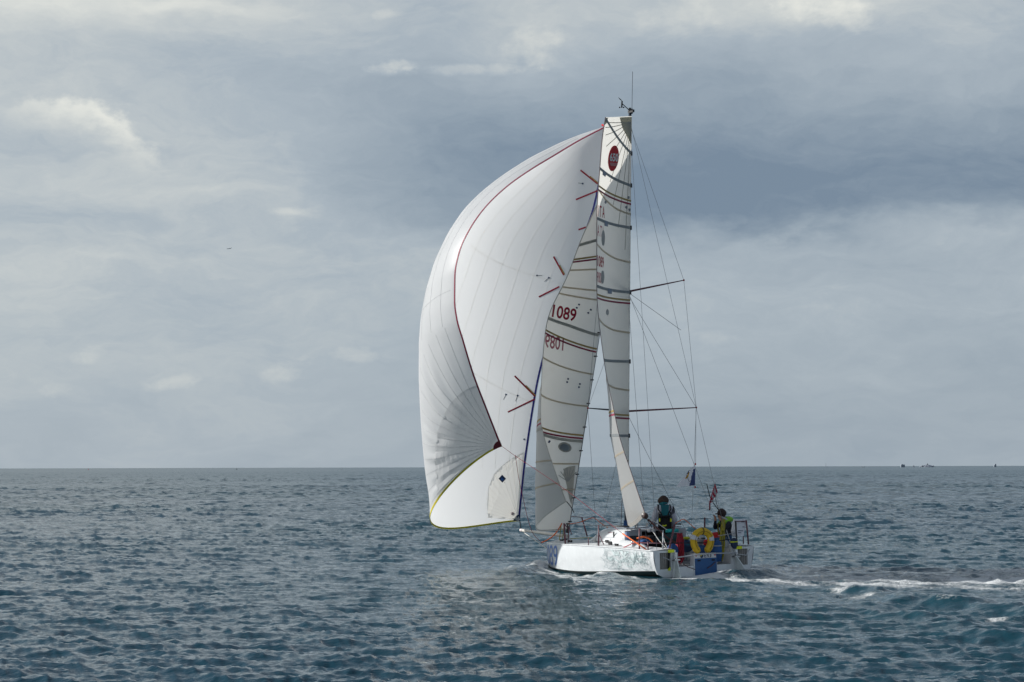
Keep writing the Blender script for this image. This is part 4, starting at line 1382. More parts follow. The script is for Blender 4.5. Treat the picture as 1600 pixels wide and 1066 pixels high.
clen = np.array([np.linalg.norm((at_y(lx_[k], ly_[k], Yl[k]) - at_y(ex_[k], ey_[k], Ye[k]))[:2]) for k in range(NVS)])
SA = np.where(vs_ > .94, np.minimum(SA, clen * .7), SA)
SAs = np.convolve(np.pad(SA, 6, mode='edge'), kk, 'valid')
SAs = np.minimum(SAs, np.where(vs_ > .90, clen * .7 + .02, 9))
for k in range(NVS):
    v = vs_[k]; Lw = at_y(lx_[k], ly_[k], Yl[k]); Ew = at_y(ex_[k], ey_[k], Ye[k])
    q = section(Lw, Ew, SAs[k], uss, .72, .80, .95 * max(0, 1 - v / .30) ** 1.5, .75 * float(smooth_to(v, .62, .95)))
    # creases running out of the clew into the lower leech panels
    d1 = (1 - uss) * 6.0; d2 = v * 11.0; rr = np.hypot(d1, d2); thn = np.arctan2(d2, d1)
    cr = np.sin(thn * 34 + 1.5 * np.sin(rr * 1.1)) * .6 + np.sin(thn * 57 + 2 + rr * .7) * .4
    env = np.exp(-((rr - 1.9) / 1.9) ** 2) * np.clip(rr / .8, 0, 1) * np.clip(1 - uss, 0, .5) * 2 * smooth_to(uss, .58, .80)
    q[:, 0] += cr * env * .06; q[:, 1] += cr * env * .045; q[:, 2] += cr * env * .02
    rows.append(to_local(q))
spin = Sail(rows, 'spinnaker', SPINM)
ub = [float(uss[np.argmin(spin.px[k, :, 0])]) for k in range(NVS)]
# work in grid parameter, not arc parameter
ub = [np.argmin(spin.px[k, :, 0]) / (NUS - 1) for k in range(NVS)]
IN = (0.0, .5); OUT = (.5, 1.0)
IN = (0.0, float(np.median(ub)) ); OUT = (float(np.median(ub)), 1.0)
e_ = MB(); spin.tape(e_, [(.997, v) for v in np.linspace(0, 1, 90)], .042, .007); spin.sub(e_, 'leech_tape', LEECHRED)
e_ = MB(); spin.tape(e_, [(.003, v) for v in np.linspace(0, 1, 90)], .05, .007); spin.sub(e_, 'luff_tape', LUFFBLUE)
e_ = MB(); spin.tape(e_, [(u, .002) for u in np.linspace(0, 1, 60)], .05, .007); spin.sub(e_, 'foot_tape', YELT)
# panel seams: radials along the sail and two cross joints
SEAMS = mat('spinnaker_seam', (0.86, 0.83, 0.78), .6, trans=.75, tcol=(.93, 0.90, 0.85))
e_ = MB()
for u in (.06, .12, .18, .245, .31, .38):
    spin.tape(e_, [(u * (1.02 if v > .35 else .75 + .75 * v), v) for v in np.linspace(.13, .94, 50)], .018, .004, both=False)
for v0, v1 in ((.295, .40), (.60, .66)):
    spin.tape(e_, [(u, v0 + (v1 - v0) * u / .5) for u in np.linspace(.0, .42, 20)], .024, .004, both=False)
spin.sub(e_, 'panel_seam', SEAMS)
e_ = MB()
for k in range(13):
    a = .06 + k * .115
    uvs = [(1 - (r / 6.0) * math.cos(a), (r / 11.0) * math.sin(a)) for r in np.linspace(.25, 3.6, 16)]
    uvs = [(u, v) for u, v in uvs if u > .5]
    spin.tape(e_, uvs, .012, .005, n=16)
for k, u in enumerate((.62, .72, .82, .91)):
    spin.tape(e_, [(u, v) for v in np.linspace(.33, .93, 40)], .010, .005)
spin.tape(e_, [(u, .40 + .03 * (u - .5)) for u in np.linspace(.5, 1, 16)], .014, .005)
spin.sub(e_, 'leech_seam', mat('spinnaker_seam_grey', (0.76, 0.77, 0.78), .5, trans=.6))
# patches: clew, tack, head
e_ = MB()
rr = [(1.0, .0)] + [(1 - .345 * math.cos(a), .165 * math.sin(a)) for a in np.linspace(0, math.pi / 2, 22)]
rr = [(min(1, u), v) for u, v in rr]
gr = []
for f in np.linspace(.0, 1, 26): gr.append([(1 - (1 - u) * f, v * f) for u, v in rr[1:]])
e_.grid(np.array([spin.at(np.array(g)[:, 0], np.array(g)[:, 1], .003) for g in gr]))
spin.cut(lambda u, v: ((1 - u) / .345) ** 2 + (v / .165) ** 2 < .97)
spin.sub(e_, 'clew_patch', SPINP)
e_ = MB(); g2 = []
for f in np.linspace(.03, 1, 5): g2.append([(1 - .032 * f * math.cos(a), .016 * f * math.sin(a)) for a in np.linspace(.0, 1.57, 9)])
e_.grid(np.array([spin.at(np.array(g)[:, 0], np.array(g)[:, 1], .012 * s) for s, gg in ((1, g2), (-1, g2[::-1])) for g in gg]))
spin.sub(e_, 'clew_corner', mat('clew_red', (0.14, 0.01, 0.02), .6))
tkp = spin.uv([(762.5, 809), (761, 790), (763, 762), (772, 740), (785, 727), (800, 716), (819, 706), (821.5, 722), (817, 765), (812.5, 812)], IN)


def inpoly(q, u, v):
    c = False
    for (a, b), (d, e) in zip(q, np.roll(q, 1, 0)):
        if (b > v) != (e > v) and u < (d - a) * (v - b) / (e - b) + a: c = not c
    return c


e_ = MB(); spin.poly(e_, tkp, .003, both=False); spin.sub(e_, 'tack_patch', SPINT)
spin.cut(lambda u, v: u < .5 and v < .3 and inpoly(tkp, u, v))
e_ = MB(); TK = np.array([810.5, 812])
for k in range(13):
    a = math.radians(184 + k * 7.2); rad = 50 + 48 * (k / 12) ** 1.2
    spin.tape(e_, spin.uv([TK + r * np.array([math.cos(a), math.sin(a)]) for r in np.linspace(6, rad, 6)], IN), .011, .008, n=8, both=False)
spin.sub(e_, 'tack_seam', mat('tack_seam_cream', (0.74, 0.68, 0.58), 0.6, trans=0.75, tcol=(.85, .80, .70)))
e_ = MB(); spin.poly(e_, spin.uv([(813, 814.5), (801.5, 813.5)] + [(813 + 11 * math.cos(a), 815 + 11 * math.sin(a)) for a in np.linspace(3.35, 4.7, 7)], IN), .011)
spin.sub(e_, 'tack_corner', INKNAVY)
e_ = MB()
for a in (3.6, 3.95, 4.3):
    spin.tape(e_, spin.uv([(813 + r * math.cos(a), 815 + r * math.sin(a)) for r in (3, 9)], IN), .03, .015, n=3)
spin.sub(e_, 'tack_corner_stripe', LGREY)
e_ = MB(); spin.poly(e_, spin.uv([(784.5, 742), (790.3, 748), (784.8, 754), (779, 748.2)], IN), .011); spin.sub(e_, 'sailmaker_badge', INKNAVY)
e_ = MB(); spin.poly(e_, spin.uv([(784.6 + 2.4 * math.cos(a), 748.5 + 2.6 * math.sin(a)) for a in (0, .9, 2, 3.1, 4.4)], IN), .016); spin.sub(e_, 'badge_emblem', INKBLUE)
e_ = MB(); spin.poly(e_, spin.uv([(800.5 + 2.4 * math.cos(a), 802.5 + 2.4 * math.sin(a)) for a in th[::3]], IN), .012); spin.sub(e_, 'corner_stamp', INKPINK)
# red and gold luff marks in three places, telltales
mr, mg = MB(), MB()
for a, b, g in (((907, 266), (934, 287.5), True), ((900, 312), (934, 298), False), ((865, 401), (881, 430), True), ((842, 464), (874, 448), False), ((804, 587.5), (836, 619.5), True), ((793.5, 644), (836, 623.5), False), ((904, 359), (916, 355), False)):
    a, b = np.array(a, float), np.array(b, float)
    spin.tape(mr, spin.uv([a + (b - a) * t for t in np.linspace(0, 1, 6)], IN), .040, .010, n=6)
    if g:
        o_ = np.array([1.2, -1.0]); spin.tape(mg, spin.uv([a + (b - a) * t + o_ for t in np.linspace(.5, 1, 4)], IN), .035, .010, n=5)
spin.sub(mr, 'luff_mark_red', INKRED); spin.sub(mg, 'luff_mark_gold', GOLD)
tl, tw = MB(), MB()
for c, d in (((839, 430.5), (8, 0)), ((857.5, 434), (-7, 6)), ((910.5, 287), (-7, -1)), ((790.5, 616.5), (-4, 8)), ((808.5, 618), (-3, 9)), ((819, 686.5), (1, 1))):
    spin.poly(tl, spin.uv([(c[0] + 1.4 * math.cos(q), c[1] + 1.3 * math.sin(q)) for q in th[::4]], IN), .012)
    spin.tape(tw, spin.uv([c, (c[0] + d[0], c[1] + d[1])], IN), .010, .010, n=3)
spin.sub(tl, 'telltale_patch', INKNAVY); spin.sub(tw, 'telltale_yarn', INKGREY)
spin.finish()
rdh = MB(); rdh.tube([L(941, 195.3, YH), L(944.5, 197, YH - .1)], .03, 5); rdh.build('halyard_knot', REDC, yacht.o)
tack_line = MB(); tack_line.line(spin.at(0.0, 0.0), sprit_tip + (0, 0, .03), .014)
tack_line.build('tack_line', BLACK, yacht.o)

# ------------------------------------------------------------------ rails and running rigging (parts of the yacht)
def pl(px, py, y): return at_plane(px, py, 1, y)


def seg(name, a, b, r, m_, n=6):
    return yacht.part(MB().line(a, b, r, n), name, m_, True)


# bow pulpits, stanchions
PORT, STBD = 1.40, -1.40
post = lambda p0, p1, y, r=.015, y1=None: seg('stanchion', pl(*p0, y), pl(*p1, y if y1 is None else y1), r, RED_RAIL)
post((883.5, 851), (881.3, 818), 1.30, .026)
post((887.5, 848), (889, 822), 1.10, .016)
post((917.5, 838), (909, 808.6), -.62, .022)
post((935.5, 853.6), (935.4, 820.5), 1.44, .020)
post((937, 837), (943.3, 851), 1.42, .013)
post((919.5, 852), (919.5, 840), 1.42, .013)
post((999, 860), (999.3, 826), 1.48, .022)
post((1012.5, 861), (1012.7, 846), 1.48, .018)
seg('pulpit_rail', pl(881.3, 818, 1.30), pl(887.5, 826, 1.10), .014, RED_RAIL)
seg('pulpit_rail', pl(889, 822, 1.1), pl(893, 835, 1.1), .012, RED_RAIL)
seg('pulpit_rail', pl(893, 807, -.4), pl(909, 808.6, -.62), .009, RED_RAIL)
# pushpits and stern posts
sx = lambda px, py, x=.08: at_plane(px, py, 0, x)
seg('pushpit_post', sx(1045.4, 859), sx(1054.3, 820), .026, RED_RAIL); seg('pushpit_post', sx(1044.6, 888, -.03), sx(1045.4, 858, .0), .022, BLACK)
seg('pushpit_post', sx(1035.7, 861), sx(1036, 829, .25), .018, LGREY)
seg('pushpit_post', sx(1153, 873, -.03), sx(1149.2, 814), .024, CARBON); seg('pushpit_post', sx(1169.5, 851), sx(1166, 813), .022, RED_RAIL)
seg('pushpit_post', sx(1161.5, 850, .5), sx(1161.4, 838, .5), .016, RED_RAIL)
seg('stanchion', pl(1101, 826, -1.3), pl(1101.2, 809, -1.3), .022, RED_RAIL)
seg('pushpit_rail', sx(1149.2, 815), sx(1166, 814.5), .012, RED_RAIL)
seg('stern_lifeline', sx(1042, 849), sx(1096, 848, -.02), .012, BLACK); seg('stern_lifeline', sx(1096, 848, -.02), sx(1140, 843), .012, BLACK)
seg('stern_lifeline', sx(1122, 837.5), sx(1149, 833), .008, LGREY)
for a, b, y0, y1 in (((881.3, 819), (935.4, 821.5), 1.3, 1.44), ((935.4, 821.5), (999.3, 827), 1.44, 1.48), ((883, 851), (936, 854.5), 1.36, 1.46), ((1000, 848.5), (1042, 849), 1.48, 1.3), ((999.3, 827), (1036, 829), 1.48, 1.2)):
    seg('lifeline', pl(*a, y0), pl(*b, y1), .006 if a[1] < 840 else .010, RED_RAIL if a[1] > 830 else WIRE, 4)
for a, b, y0, y1 in (((909, 808.6), (1000, 822), -.62, -1.3), ((1000, 822), (1101, 810), -1.3, -1.3), ((1101, 810), (1149, 815), -1.3, -1.4)):
    seg('lifeline', pl(*a, y0), pl(*b, y1), .005, WIRE, 4)


def rope(name, pts, r, m_, ys, n=18):
    """pts photographed, ys the distance at each; smoothed into a hanging curve"""
    P = np.array([L(p[0], p[1], y) for p, y in zip(pts, ys)])
    t = np.arange(len(P)); tt = np.linspace(0, len(P) - 1, n)
    Q = np.stack([pchip(t, P[:, i], tt) for i in range(3)], 1)
    return yacht.part(MB().tube(Q, r, 5), name, m_, True)


CLEWW = to_world(spin.at(1.0, 0.0))
rope('spinnaker_sheet', [(785, 698), (800, 709), (879, 762), (929, 800), (973, 834)], .006, REDROPE, [CLEWW[1], 52.0, 51.3, 50.8, 50.2])
rope('spinnaker_sheet', [(973, 834), (985, 842), (1010, 859)], .018, ORANGE, [50.2, 49.9, 49.5], 6)
rope('lazy_sheet', [(805, 711), (812, 755), (817, 777), (822, 800), (833, 834), (846, 848)], .007, REDROPE, [51.9, 53.0, 53.6, 54.2, 55.2, 55.8])
rope('lazy_sheet', [(846, 848), (856, 843.5), (864, 838), (872, 828), (878, 818)], .017, ORANGE, [55.8, 55.7, 55.5, 55.2, 55.0], 12)
rope('lazy_sheet', [(888, 819), (905, 816.5), (919, 811), (927.7, 809.3), (938, 817), (949.5, 824.5)], .010, ORANGE, [54.8, 54.6, 54.3, 54, 53.6, 53.2])
rope('lazy_sheet', [(1055, 818), (1061, 814.5), (1067.5, 811.4), (1077, 818), (1086, 826)], .010, ORANGE, [50.6, 50.7, 50.8, 50.9, 51])
rope('control_line', [(995, 841.5), (1004, 839), (1013, 841), (1020, 847)], .020, ORANGE, [50.1, 50.1, 50.1, 50.1], 10)
rope('control_line', [(972, 857), (985, 851), (995, 848), (1006, 848)], .012, REDROPE, [50.4, 50.2, 50.1, 50], 8)
rope('control_line', [(972, 856.5), (990, 858.5), (1012, 859.5)], .010, REDROPE, [50.4, 50, 49.5], 6)
rope('control_line', [(890, 842), (915, 840.5), (945, 841), (972, 850)], .010, YROPE, [54.6, 54, 53, 52])
rope('control_line', [(873.5, 847), (875, 836), (876.5, 822)], .012, YROPE, [55.2, 55.2, 55.2], 5)
rope('control_line', [(877, 847), (880, 836), (880, 826)], .010, YROPE, [55, 55, 55], 5)
rope('mainsheet', [(1003, 799), (1010, 810), (1019, 825)], .010, BLACK, [49.7, 50.3, 51.2], 5)
rope('mainsheet', [(1013, 812), (1030, 828), (1046, 843), (1064, 852)], .022, BROPE, [50.0, 50.3, 50.4, 50.5], 8)
rope('mainsheet', [(1015, 811), (1030, 819.5), (1042, 828)], .010, WROPE, [50.0, 50.1, 50.2], 5)
rope('mainsheet', [(1019.5, 829), (1030, 845), (1042, 858)], .012, WROPE, [50.1, 49.9, 49.6], 5)
rope('mainsheet', [(1035.5, 832), (1038, 845), (1043, 857)], .008, WROPE, [50.1, 49.9, 49.6], 5)
rope('flag_halyard', [(1087.5, 640), (1087.2, 690), (1087, 727)], .005, WIRE, [51.6, 51.6, 51.6], 4)
rope('jib_sheet', [(885.5, 784), (892, 792), (897, 801)], .012, BLACK, [53.0, 53.2, 53.4], 5)
rope('halyard', [(973, 770), (971, 800), (970.5, 822)], .007, BROPE, [52.6, 52.6, 52.6], 4)
for x_, y_ in ((1014, 829), (1020.5, 829)):
    yacht.part(MB().blob(L(x_, y_, 50.6), (.045, .05, .05), 7, .05, 6), 'rail_block', mat('block_white', (.55, .57, .58), .5), True)
c_ = L(887, 826, to_world((6.0, 0, 0))[1])
yacht.part(MB().lathe([(.05, 0), (.05, .10), (.02, .11), (.02, .22), (.045, .23), (.045, .27)], c_ - (0, 0, .12), n=8), 'furler_drum', CARBON, True)
tr_ = MB().tube([L(1040.5, 829.6, 50.3), L(1060, 829, 50.35)], .045, 10)
roll = Thing('rolled_cover', L(1050, 831, 50.3), 'turquoise rolled cloth lying across the cockpit rail by the standing sailor', 'cloth roll')
roll.part(tr_, 'roll', TURQ, True)
roll.part(MB().tube([L(1049.8, 829.3, 50.3), L(1050.6, 829.3, 50.3)], .05, 10), 'tie', NAVYJ, True)


# ------------------------------------------------------------------ crew
def make_person(name, base, yaw, J, B, label, extra=None):
    """J: joint -> (fwd, left, up, radius); B: (a, b, material index). One grown body, clothes by nearest limb."""
    t = Thing(name, base, label, 'person')
    names = list(J); idx = {n: i for i, n in enumerate(names)}
    c, s = math.cos(yaw), math.sin(yaw)

    def loc(v): return np.array([c * v[0] - s * v[1], s * v[0] + c * v[1], v[2]]) + np.asarray(base)
    pos = [loc(J[n]) for n in names]
    me = bpy.data.meshes.new('body')
    me.from_pydata([(p - t.base).tolist() for p in pos], [(idx[a], idx[b]) for a, b, _ in B], [])
    ob = bpy.data.objects.new('body', me); COL.objects.link(ob)
    sk = ob.modifiers.new('skin', 'SKIN'); sk.use_smooth_shade = True
    ss = ob.modifiers.new('sub', 'SUBSURF'); ss.levels = 2; ss.render_levels = 2
    for i, n in enumerate(names):
        me.skin_vertices[0].data[i].radius = (J[n][3], J[n][3] * (J[n][4] if len(J[n]) > 4 else 1))
        me.skin_vertices[0].data[i].use_root = (n == 'pelvis')
    bpy.context.view_layer.update()
    dg = bpy.context.evaluated_depsgraph_get()
    nm = bpy.data.meshes.new_from_object(ob.evaluated_get(dg))
    bpy.data.objects.remove(ob)
    nm.name = 'body'
    o = bpy.data.objects.new('body', nm); COL.objects.link(o); o.parent = t.o
    return t, o, loc, nm, pos, idx


def dress(nm, t, pos, idx, B, mats):
    nm.materials.clear()
    for m_ in mats: nm.materials.append(m_)
    A = np.array([pos[idx[a]] - t.base for a, b, _ in B]); D = np.array([pos[idx[b]] - t.base for a, b, _ in B]) - A
    for p in nm.polygons:
        q = np.array(p.center)
        tt = np.clip(((q - A) * D).sum(1) / ((D * D).sum(1) + 1e-9), 0, 1)
        k = np.argmin(np.linalg.norm(A + tt[:, None] * D - q, axis=1))
        p.material_index = B[k][2]; p.use_smooth = True


def hand_bits(J, B, side, w, d, mi):
    """palm, four unequal bent fingers and a thumb growing from wrist w along direction d"""
    d = np.array(d, float); d /= np.linalg.norm(d)
    x = np.cross(d, (0, 0, 1)); x /= np.linalg.norm(x) + 1e-9
    z = np.cross(x, d)
    p = np.array(w) + d * .06
    J['palm' + side] = (*p, .030, .55); B.append(('wrist' + side, 'palm' + side, mi))
    for k, ln in enumerate((.055, .065, .062, .05)):
        b = p + d * .035 + x * (k - 1.5) * .019; m_ = b + d * ln * .6 - z * .008; e = m_ + d * ln * .35 - z * .03
        J['fa%d' % k + side] = (*b, .010); J['fb%d' % k + side] = (*m_, .0085); J['fc%d' % k + side] = (*e, .007)
        B += [('palm' + side, 'fa%d' % k + side, mi), ('fa%d' % k + side, 'fb%d' % k + side, mi), ('fb%d' % k + side, 'fc%d' % k + side, mi)]
    sg = 1 if side == 'L' else -1
    a = p - d * .01 + x * sg * .035; b = a + d * .04 + x * sg * .02 - z * .012
    J['ta' + side] = (*a, .011); J['tb' + side] = (*b, .009); B += [('palm' + side, 'ta' + side, mi), ('ta' + side, 'tb' + side, mi)]


# sailor standing in the companionway, seen from behind, bent a little forward
J = dict(pelvis=(0, 0, .90, .165, .8), spine=(.03, 0, 1.10, .15, .8), chest=(.08, 0, 1.30, .185, .75), neck=(.15, 0, 1.46, .06), head=(.20, 0, 1.55, .088), crown=(.24, 0, 1.63, .075), nose=(.30, 0, 1.54, .016))
B = [('pelvis', 'spine', 1), ('spine', 'chest', 1), ('chest', 'neck', 0), ('neck', 'head', 2), ('head', 'crown', 2), ('head', 'nose', 2)]
for s_, g in (('L', 1), ('R', -1)):
    J['shoulder' + s_] = (.09, g * .19, 1.36, .088); J['elbow' + s_] = (.06, g * .27, 1.08, .078); J['wrist' + s_] = (.22, g * .235, .92, .034)
    J['hip' + s_] = (0, g * .09, .84, .105); J['knee' + s_] = (.05, g * .12, .47, .072); J['ankle' + s_] = (-.02, g * .13, .09, .050); J['toe' + s_] = (.15, g * .14, .04, .040)
    B += [('chest', 'shoulder' + s_, 0), ('shoulder' + s_, 'elbow' + s_, 0), ('elbow' + s_, 'wrist' + s_, 0), ('pelvis', 'hip' + s_, 1), ('hip' + s_, 'knee' + s_, 1), ('knee' + s_, 'ankle' + s_, 1), ('ankle' + s_, 'toe' + s_, 3)]
    hand_bits(J, B, s_, J['wrist' + s_][:3], (.6, 0, -.6), 2)
base1 = np.array([1.62, .0, CKZ])
t1p, body1, loc1, nm1, pos1, idx1 = make_person('person', base1, -YAW + .05, J, B, 'sailor standing in the companionway with back turned, pale grey jacket, teal collar and black salopettes')
dress(nm1, t1p, pos1, idx1, B, [JACKET, BLACK, SKIN, BLACK])
hr = MB(); hr.blob(loc1((.175, 0, 1.565)), (.125, .138, .135), 3, .07, 14)
t1p.part(hr, 'hair', HAIR, True)
q_ = MB(); q_.lathe([(.105, -.01), (.115, .02), (.105, .055), (.085, .06)], loc1((.13, 0, 1.46)), (.35, 0, 1), 14)
q_.prism([loc1(v) for v in ((-.075, .105, 1.47), (-.06, -.105, 1.47), (-.082, -.085, 1.33), (-.085, -.125, 1.20), (-.085, .125, 1.20), (-.082, .085, 1.33))], (-.02, 0, 0))
t1p.part(q_, 'collar', TEAL)
sp_ = MB()
for g in (1, -1):
    sp_.tube([loc1((-.115, g * .05, 1.12)), loc1((-.100, g * .10, 1.26)), loc1((-.06, g * .165, 1.36)), loc1((.05, g * .15, 1.47))], .022, 6, flat=.6)
    sp_.tube([loc1((-.08, g * .15, 1.28)), loc1((-.10, g * .155, 1.15)), loc1((-.10, g * .15, .98)), loc1((-.09, g * .14, .86))], .022, 6, flat=.6)
sp_.tube([loc1((-.118, -.15, 1.185)), loc1((-.13, 0, 1.18)), loc1((-.118, .15, 1.185))], .022, 6, flat=.7)
t1p.part(sp_, 'harness', BLACK, True)
for g, z_ in ((1, 1.09), (-1, 1.08)):
    t1p.part(MB().box(loc1((-.115, g * .145, z_)), (.04, .022, .075)), 'fluo_flash', NEON)
t1p.part(MB().tube([loc1((-.135, -.03, .955)), loc1((-.14, .03, .935)), loc1((-.135, .075, .95))], .018, 5), 'knife_lanyard', NEON, True)
for g in (1, -1): t1p.part(MB().blob(loc1((.285, g * .032, 1.565)), (.010, .012, .010), 2, 0, 4), 'eye', BLACK, True)

# helmsman sitting on the starboard side deck, facing to port
J = dict(pelvis=(0, 0, .11, .14, .85), spine=(.02, 0, .28, .135, .85), chest=(.05, 0, .46, .150, .8), neck=(.10, 0, .615, .062), head=(.16, 0, .72, .085), crown=(.17, 0, .80, .082), nose=(.265, 0, .71, .016), chin=(.22, 0, .65, .04))
B = [('pelvis', 'spine', 0), ('spine', 'chest', 0), ('chest', 'neck', 0), ('neck', 'head', 2), ('head', 'crown', 2), ('head', 'nose', 2), ('head', 'chin', 2)]
for s_, g in (('L', 1), ('R', -1)):
    J['shoulder' + s_] = (.06, g * .175, .52, .075); J['elbow' + s_] = (.22, g * .22, .40, .055); J['wrist' + s_] = (.27, g * .10, .60, .034)
    J['hip' + s_] = (.03, g * .09, .10, .10); J['knee' + s_] = (.40, g * .12, .10, .070); J['ankle' + s_] = (.43, g * .12, -.33, .048); J['toe' + s_] = (.58, g * .13, -.385, .038)
    B += [('chest', 'shoulder' + s_, 0), ('shoulder' + s_, 'elbow' + s_, 0), ('elbow' + s_, 'wrist' + s_, 0), ('pelvis', 'hip' + s_, 1), ('hip' + s_, 'knee' + s_, 1), ('knee' + s_, 'ankle' + s_, 1), ('ankle' + s_, 'toe' + s_, 3)]
    hand_bits(J, B, s_, J['wrist' + s_][:3], (.15, 0, .9), 2)
base2 = np.array([.62, -1.20, .71])
t2p, body2, loc2p, nm2, pos2, idx2 = make_person('person', base2, math.pi / 2, J, B, 'sailor sitting on the aft deck, navy jacket, bright green hood, hands at the face')
dress(nm2, t2p, pos2, idx2, B, [NAVYJ, DENIM, SKIN, BLACK])
ht = MB(); ht.blob(loc2p((.150, 0, .785)), (.112, .118, .125), 9, .05, 10); ht.box(loc2p((.27, 0, .78)), (.10, .10, .02))
t2p.part(ht, 'hat', BOTM, True)
hd = MB(); hd.blob(loc2p((-.04, 0, .62)), (.12, .135, .085), 4, .10, 10); hd.tube([loc2p((.0, .12, .62)), loc2p((.12, .10, .56)), loc2p((.16, 0, .545)), loc2p((.12, -.10, .56)), loc2p((.0, -.12, .62))], .05, 8)
t2p.part(hd, 'hood', GREEN_NEON, True)
sl = MB()
for g in (1, -1): sl.tube([loc2p((.0, g * .13, .585)), loc2p((.10, g * .10, .64)), loc2p((.20, g * .06, .69))], .028, 6)
t2p.part(sl, 'hood_trim', LGREY, True)
vs__ = MB(); vs__.tube([loc2p((.03, -.15, .60)), loc2p((.16, -.16, .50)), loc2p((.15, -.15, .34)), loc2p((.10, -.16, .16))], .032, 6, flat=.6)
t2p.part(vs__, 'lifejacket_band', mat('dull_yellow', (.22, .20, .025), .7), True)
t2p.part(MB().tube([loc2p((-.09, -.16, .36)), loc2p((.0, -.19, .34)), loc2p((.12, -.18, .33))], .012, 5), 'belt', LGREY, True)
for g in (1, -1): t2p.part(MB().blob(loc2p((.236, g * .032, .735)), (.011, .010, .010), 2, 0, 4), 'eye', BLACK, True)
# tiller extension held up in the hands
tx = Thing('tiller_extension', L(1128, 812, 51.2), 'thin grey pole slanting up beside the seated sailor', 'pole')
tx.part(MB().tube([L(1146, 862, 50.4), L(1137, 835, 50.8), L(1129, 806, 51.1), L(1123.5, 798, 51.2)], .014, 6), 'shaft', LGREY, True)
tx.part(MB().tube([L(1123.5, 798, 51.2), L(1115, 787, 51.3), L(1109, 776, 51.3), L(1104.5, 757, 51.4)], .011, 5), 'upper_shaft', BLACK, True)

# ------------------------------------------------------------------ flags
def flag(name, quad, label, cat, paint, ny=14, nx=18, wob=.05):
    """quad: four 3-D corners (hoist top, hoist bottom, fly bottom, fly top)"""
    a, b, c, d = [np.array(q) for q in quad]
    th_ = Thing(name, a, label, cat)
    P = np.zeros((ny, nx, 3))
    n = np.cross(b - a, d - a); n /= np.linalg.norm(n)
    for i in range(ny):
        for j in range(nx):
            s, t = j / (nx - 1), i / (ny - 1)
            P[i, j] = a * (1 - s) * (1 - t) + b * (1 - s) * t + c * s * t + d * s * (1 - t) + n * wob * math.sin(5 * s + 2.5 * t) * s
    me = MB().grid(P)
    mats = list(dict.fromkeys(m_ for _, m_ in paint))
    for k, f in enumerate(me.f):
        i, j = divmod(k, nx - 1); s, t = (j + .5) / (nx - 1), (i + .5) / (ny - 1)
        for test, m_ in paint:
            if test(s, t): me.mi[k] = mats.index(m_); break
    o = me.build('cloth', mats, th_.o, True, off=th_.base, fix=False)
    return th_


FW = mat('flag_white', (.88, .89, .95), .8, trans=.6); FB = mat('flag_navy', (.05, .075, .20), .8, trans=.2); FY = mat('flag_gold', (.62, .34, .01), .8, trans=.3); FR = mat('flag_red', (.36, .01, .04), .8, trans=.3)
f1 = flag('pennant', [L(1086.6, 727.5, 51.6), L(1086.2, 758.5, 51.6), L(1060, 760.8, 51.3), L(1073, 735, 51.4)], 'navy and white flag with gold block flying from the starboard shroud', 'flag',
          [(lambda s, t: s < .40 and t > .16 + .55 * (s / .4) * 0 and s < .10 + .34 * t, FB), (lambda s, t: .72 < s < .90 and .18 < t < .52, FY), (lambda s, t: s > .80 and t < .20, FB), (lambda s, t: True, FW)], wob=.08)
yl_ = MB()
for k in range(6):
    yl_.box(L(1073.5 + .95 * k - 1.2, 744 + 1.9 * k - 1.0, 51.30), (.012, .012, .026))
f1.part(yl_, 'printed_line', FB)
for (px, py) in ((1086.6, 725.3), (1086, 761.3)):
    f1.part(MB().blob(L(px, py, 51.6), (.022, .022, .03), 4, 0, 5), 'toggle', REDC, True)
f2 = flag('ensign', [L(1117.2, 754.5, 51.3), L(1108.2, 784.5, 51.25), L(1112.5, 786, 51.2), L(1121, 768.5, 51.25)], 'ragged red and white flag drooping above the seated sailor', 'flag',
          [(lambda s, t: t < .14, FR), (lambda s, t: s < .22, FR), (lambda s, t: .42 < t < .56 and s > .3, FR), (lambda s, t: .66 < t < .84 and s < .7, FR), (lambda s, t: t > .9, FR), (lambda s, t: s > .8 and .3 < t < .55, FR), (lambda s, t: True, mat('flag_grey_white', (.40, .38, .42), .8, trans=.3))], wob=.06)
f2.part(MB().tube([L(1109.3, 783, 51.2), L(1109, 791, 51.2), L(1108.8, 797.5, 51.2)], .022, 5, flat=.4), 'streamer', FR, True)
f2.part(MB().tube([L(1117.2, 753.5, 51.3), L(1117.6, 768, 51.3), L(1119, 785, 51.3), L(1124, 799, 51.2), L(1133, 850, 51.0)], .010, 5), 'staff', WIRE, True)

# ------------------------------------------------------------------ loose gear
# horseshoe lifebuoy hung on the stern lifeline, open end down
XB = -.03
lb = Thing('lifebuoy', at_plane(1096.5, 862, 0, XB), 'yellow horseshoe lifebuoy hanging from the stern lifeline', 'lifebuoy')
cc = at_plane(1096.8, 845, 0, XB); sc_ = abs(at_plane(1110, 845, 0, XB)[1] - at_plane(1083, 845, 0, XB)[1]) / 2
ang = np.linspace(-1.13, math.pi + 1.13, 40)
hp = np.array([[XB - .01, cc[1] - sc_ * math.cos(a) * (1.0 if math.sin(a) > 0 else (1.0 - .10 * math.sin(a) ** 2)), cc[2] + sc_ * (.88 * math.sin(a) if math.sin(a) > 0 else 1.10 * math.sin(a))] for a in ang])
rad = .078 * np.ones(40); rad[[0, -1]] = .05; rad[[1, -2]] = .072
lb.part(MB().tube(hp, rad, 12, flat=1.15), 'ring', YELLOW, True)
for g in (0, 1):
    k = 10 if g == 0 else 29
    lb.part(MB().tube(hp[k - 2:k + 2], .083, 12, flat=1.15), 'reflective_band', mat('reflective', (.55, .57, .60), .35), True)
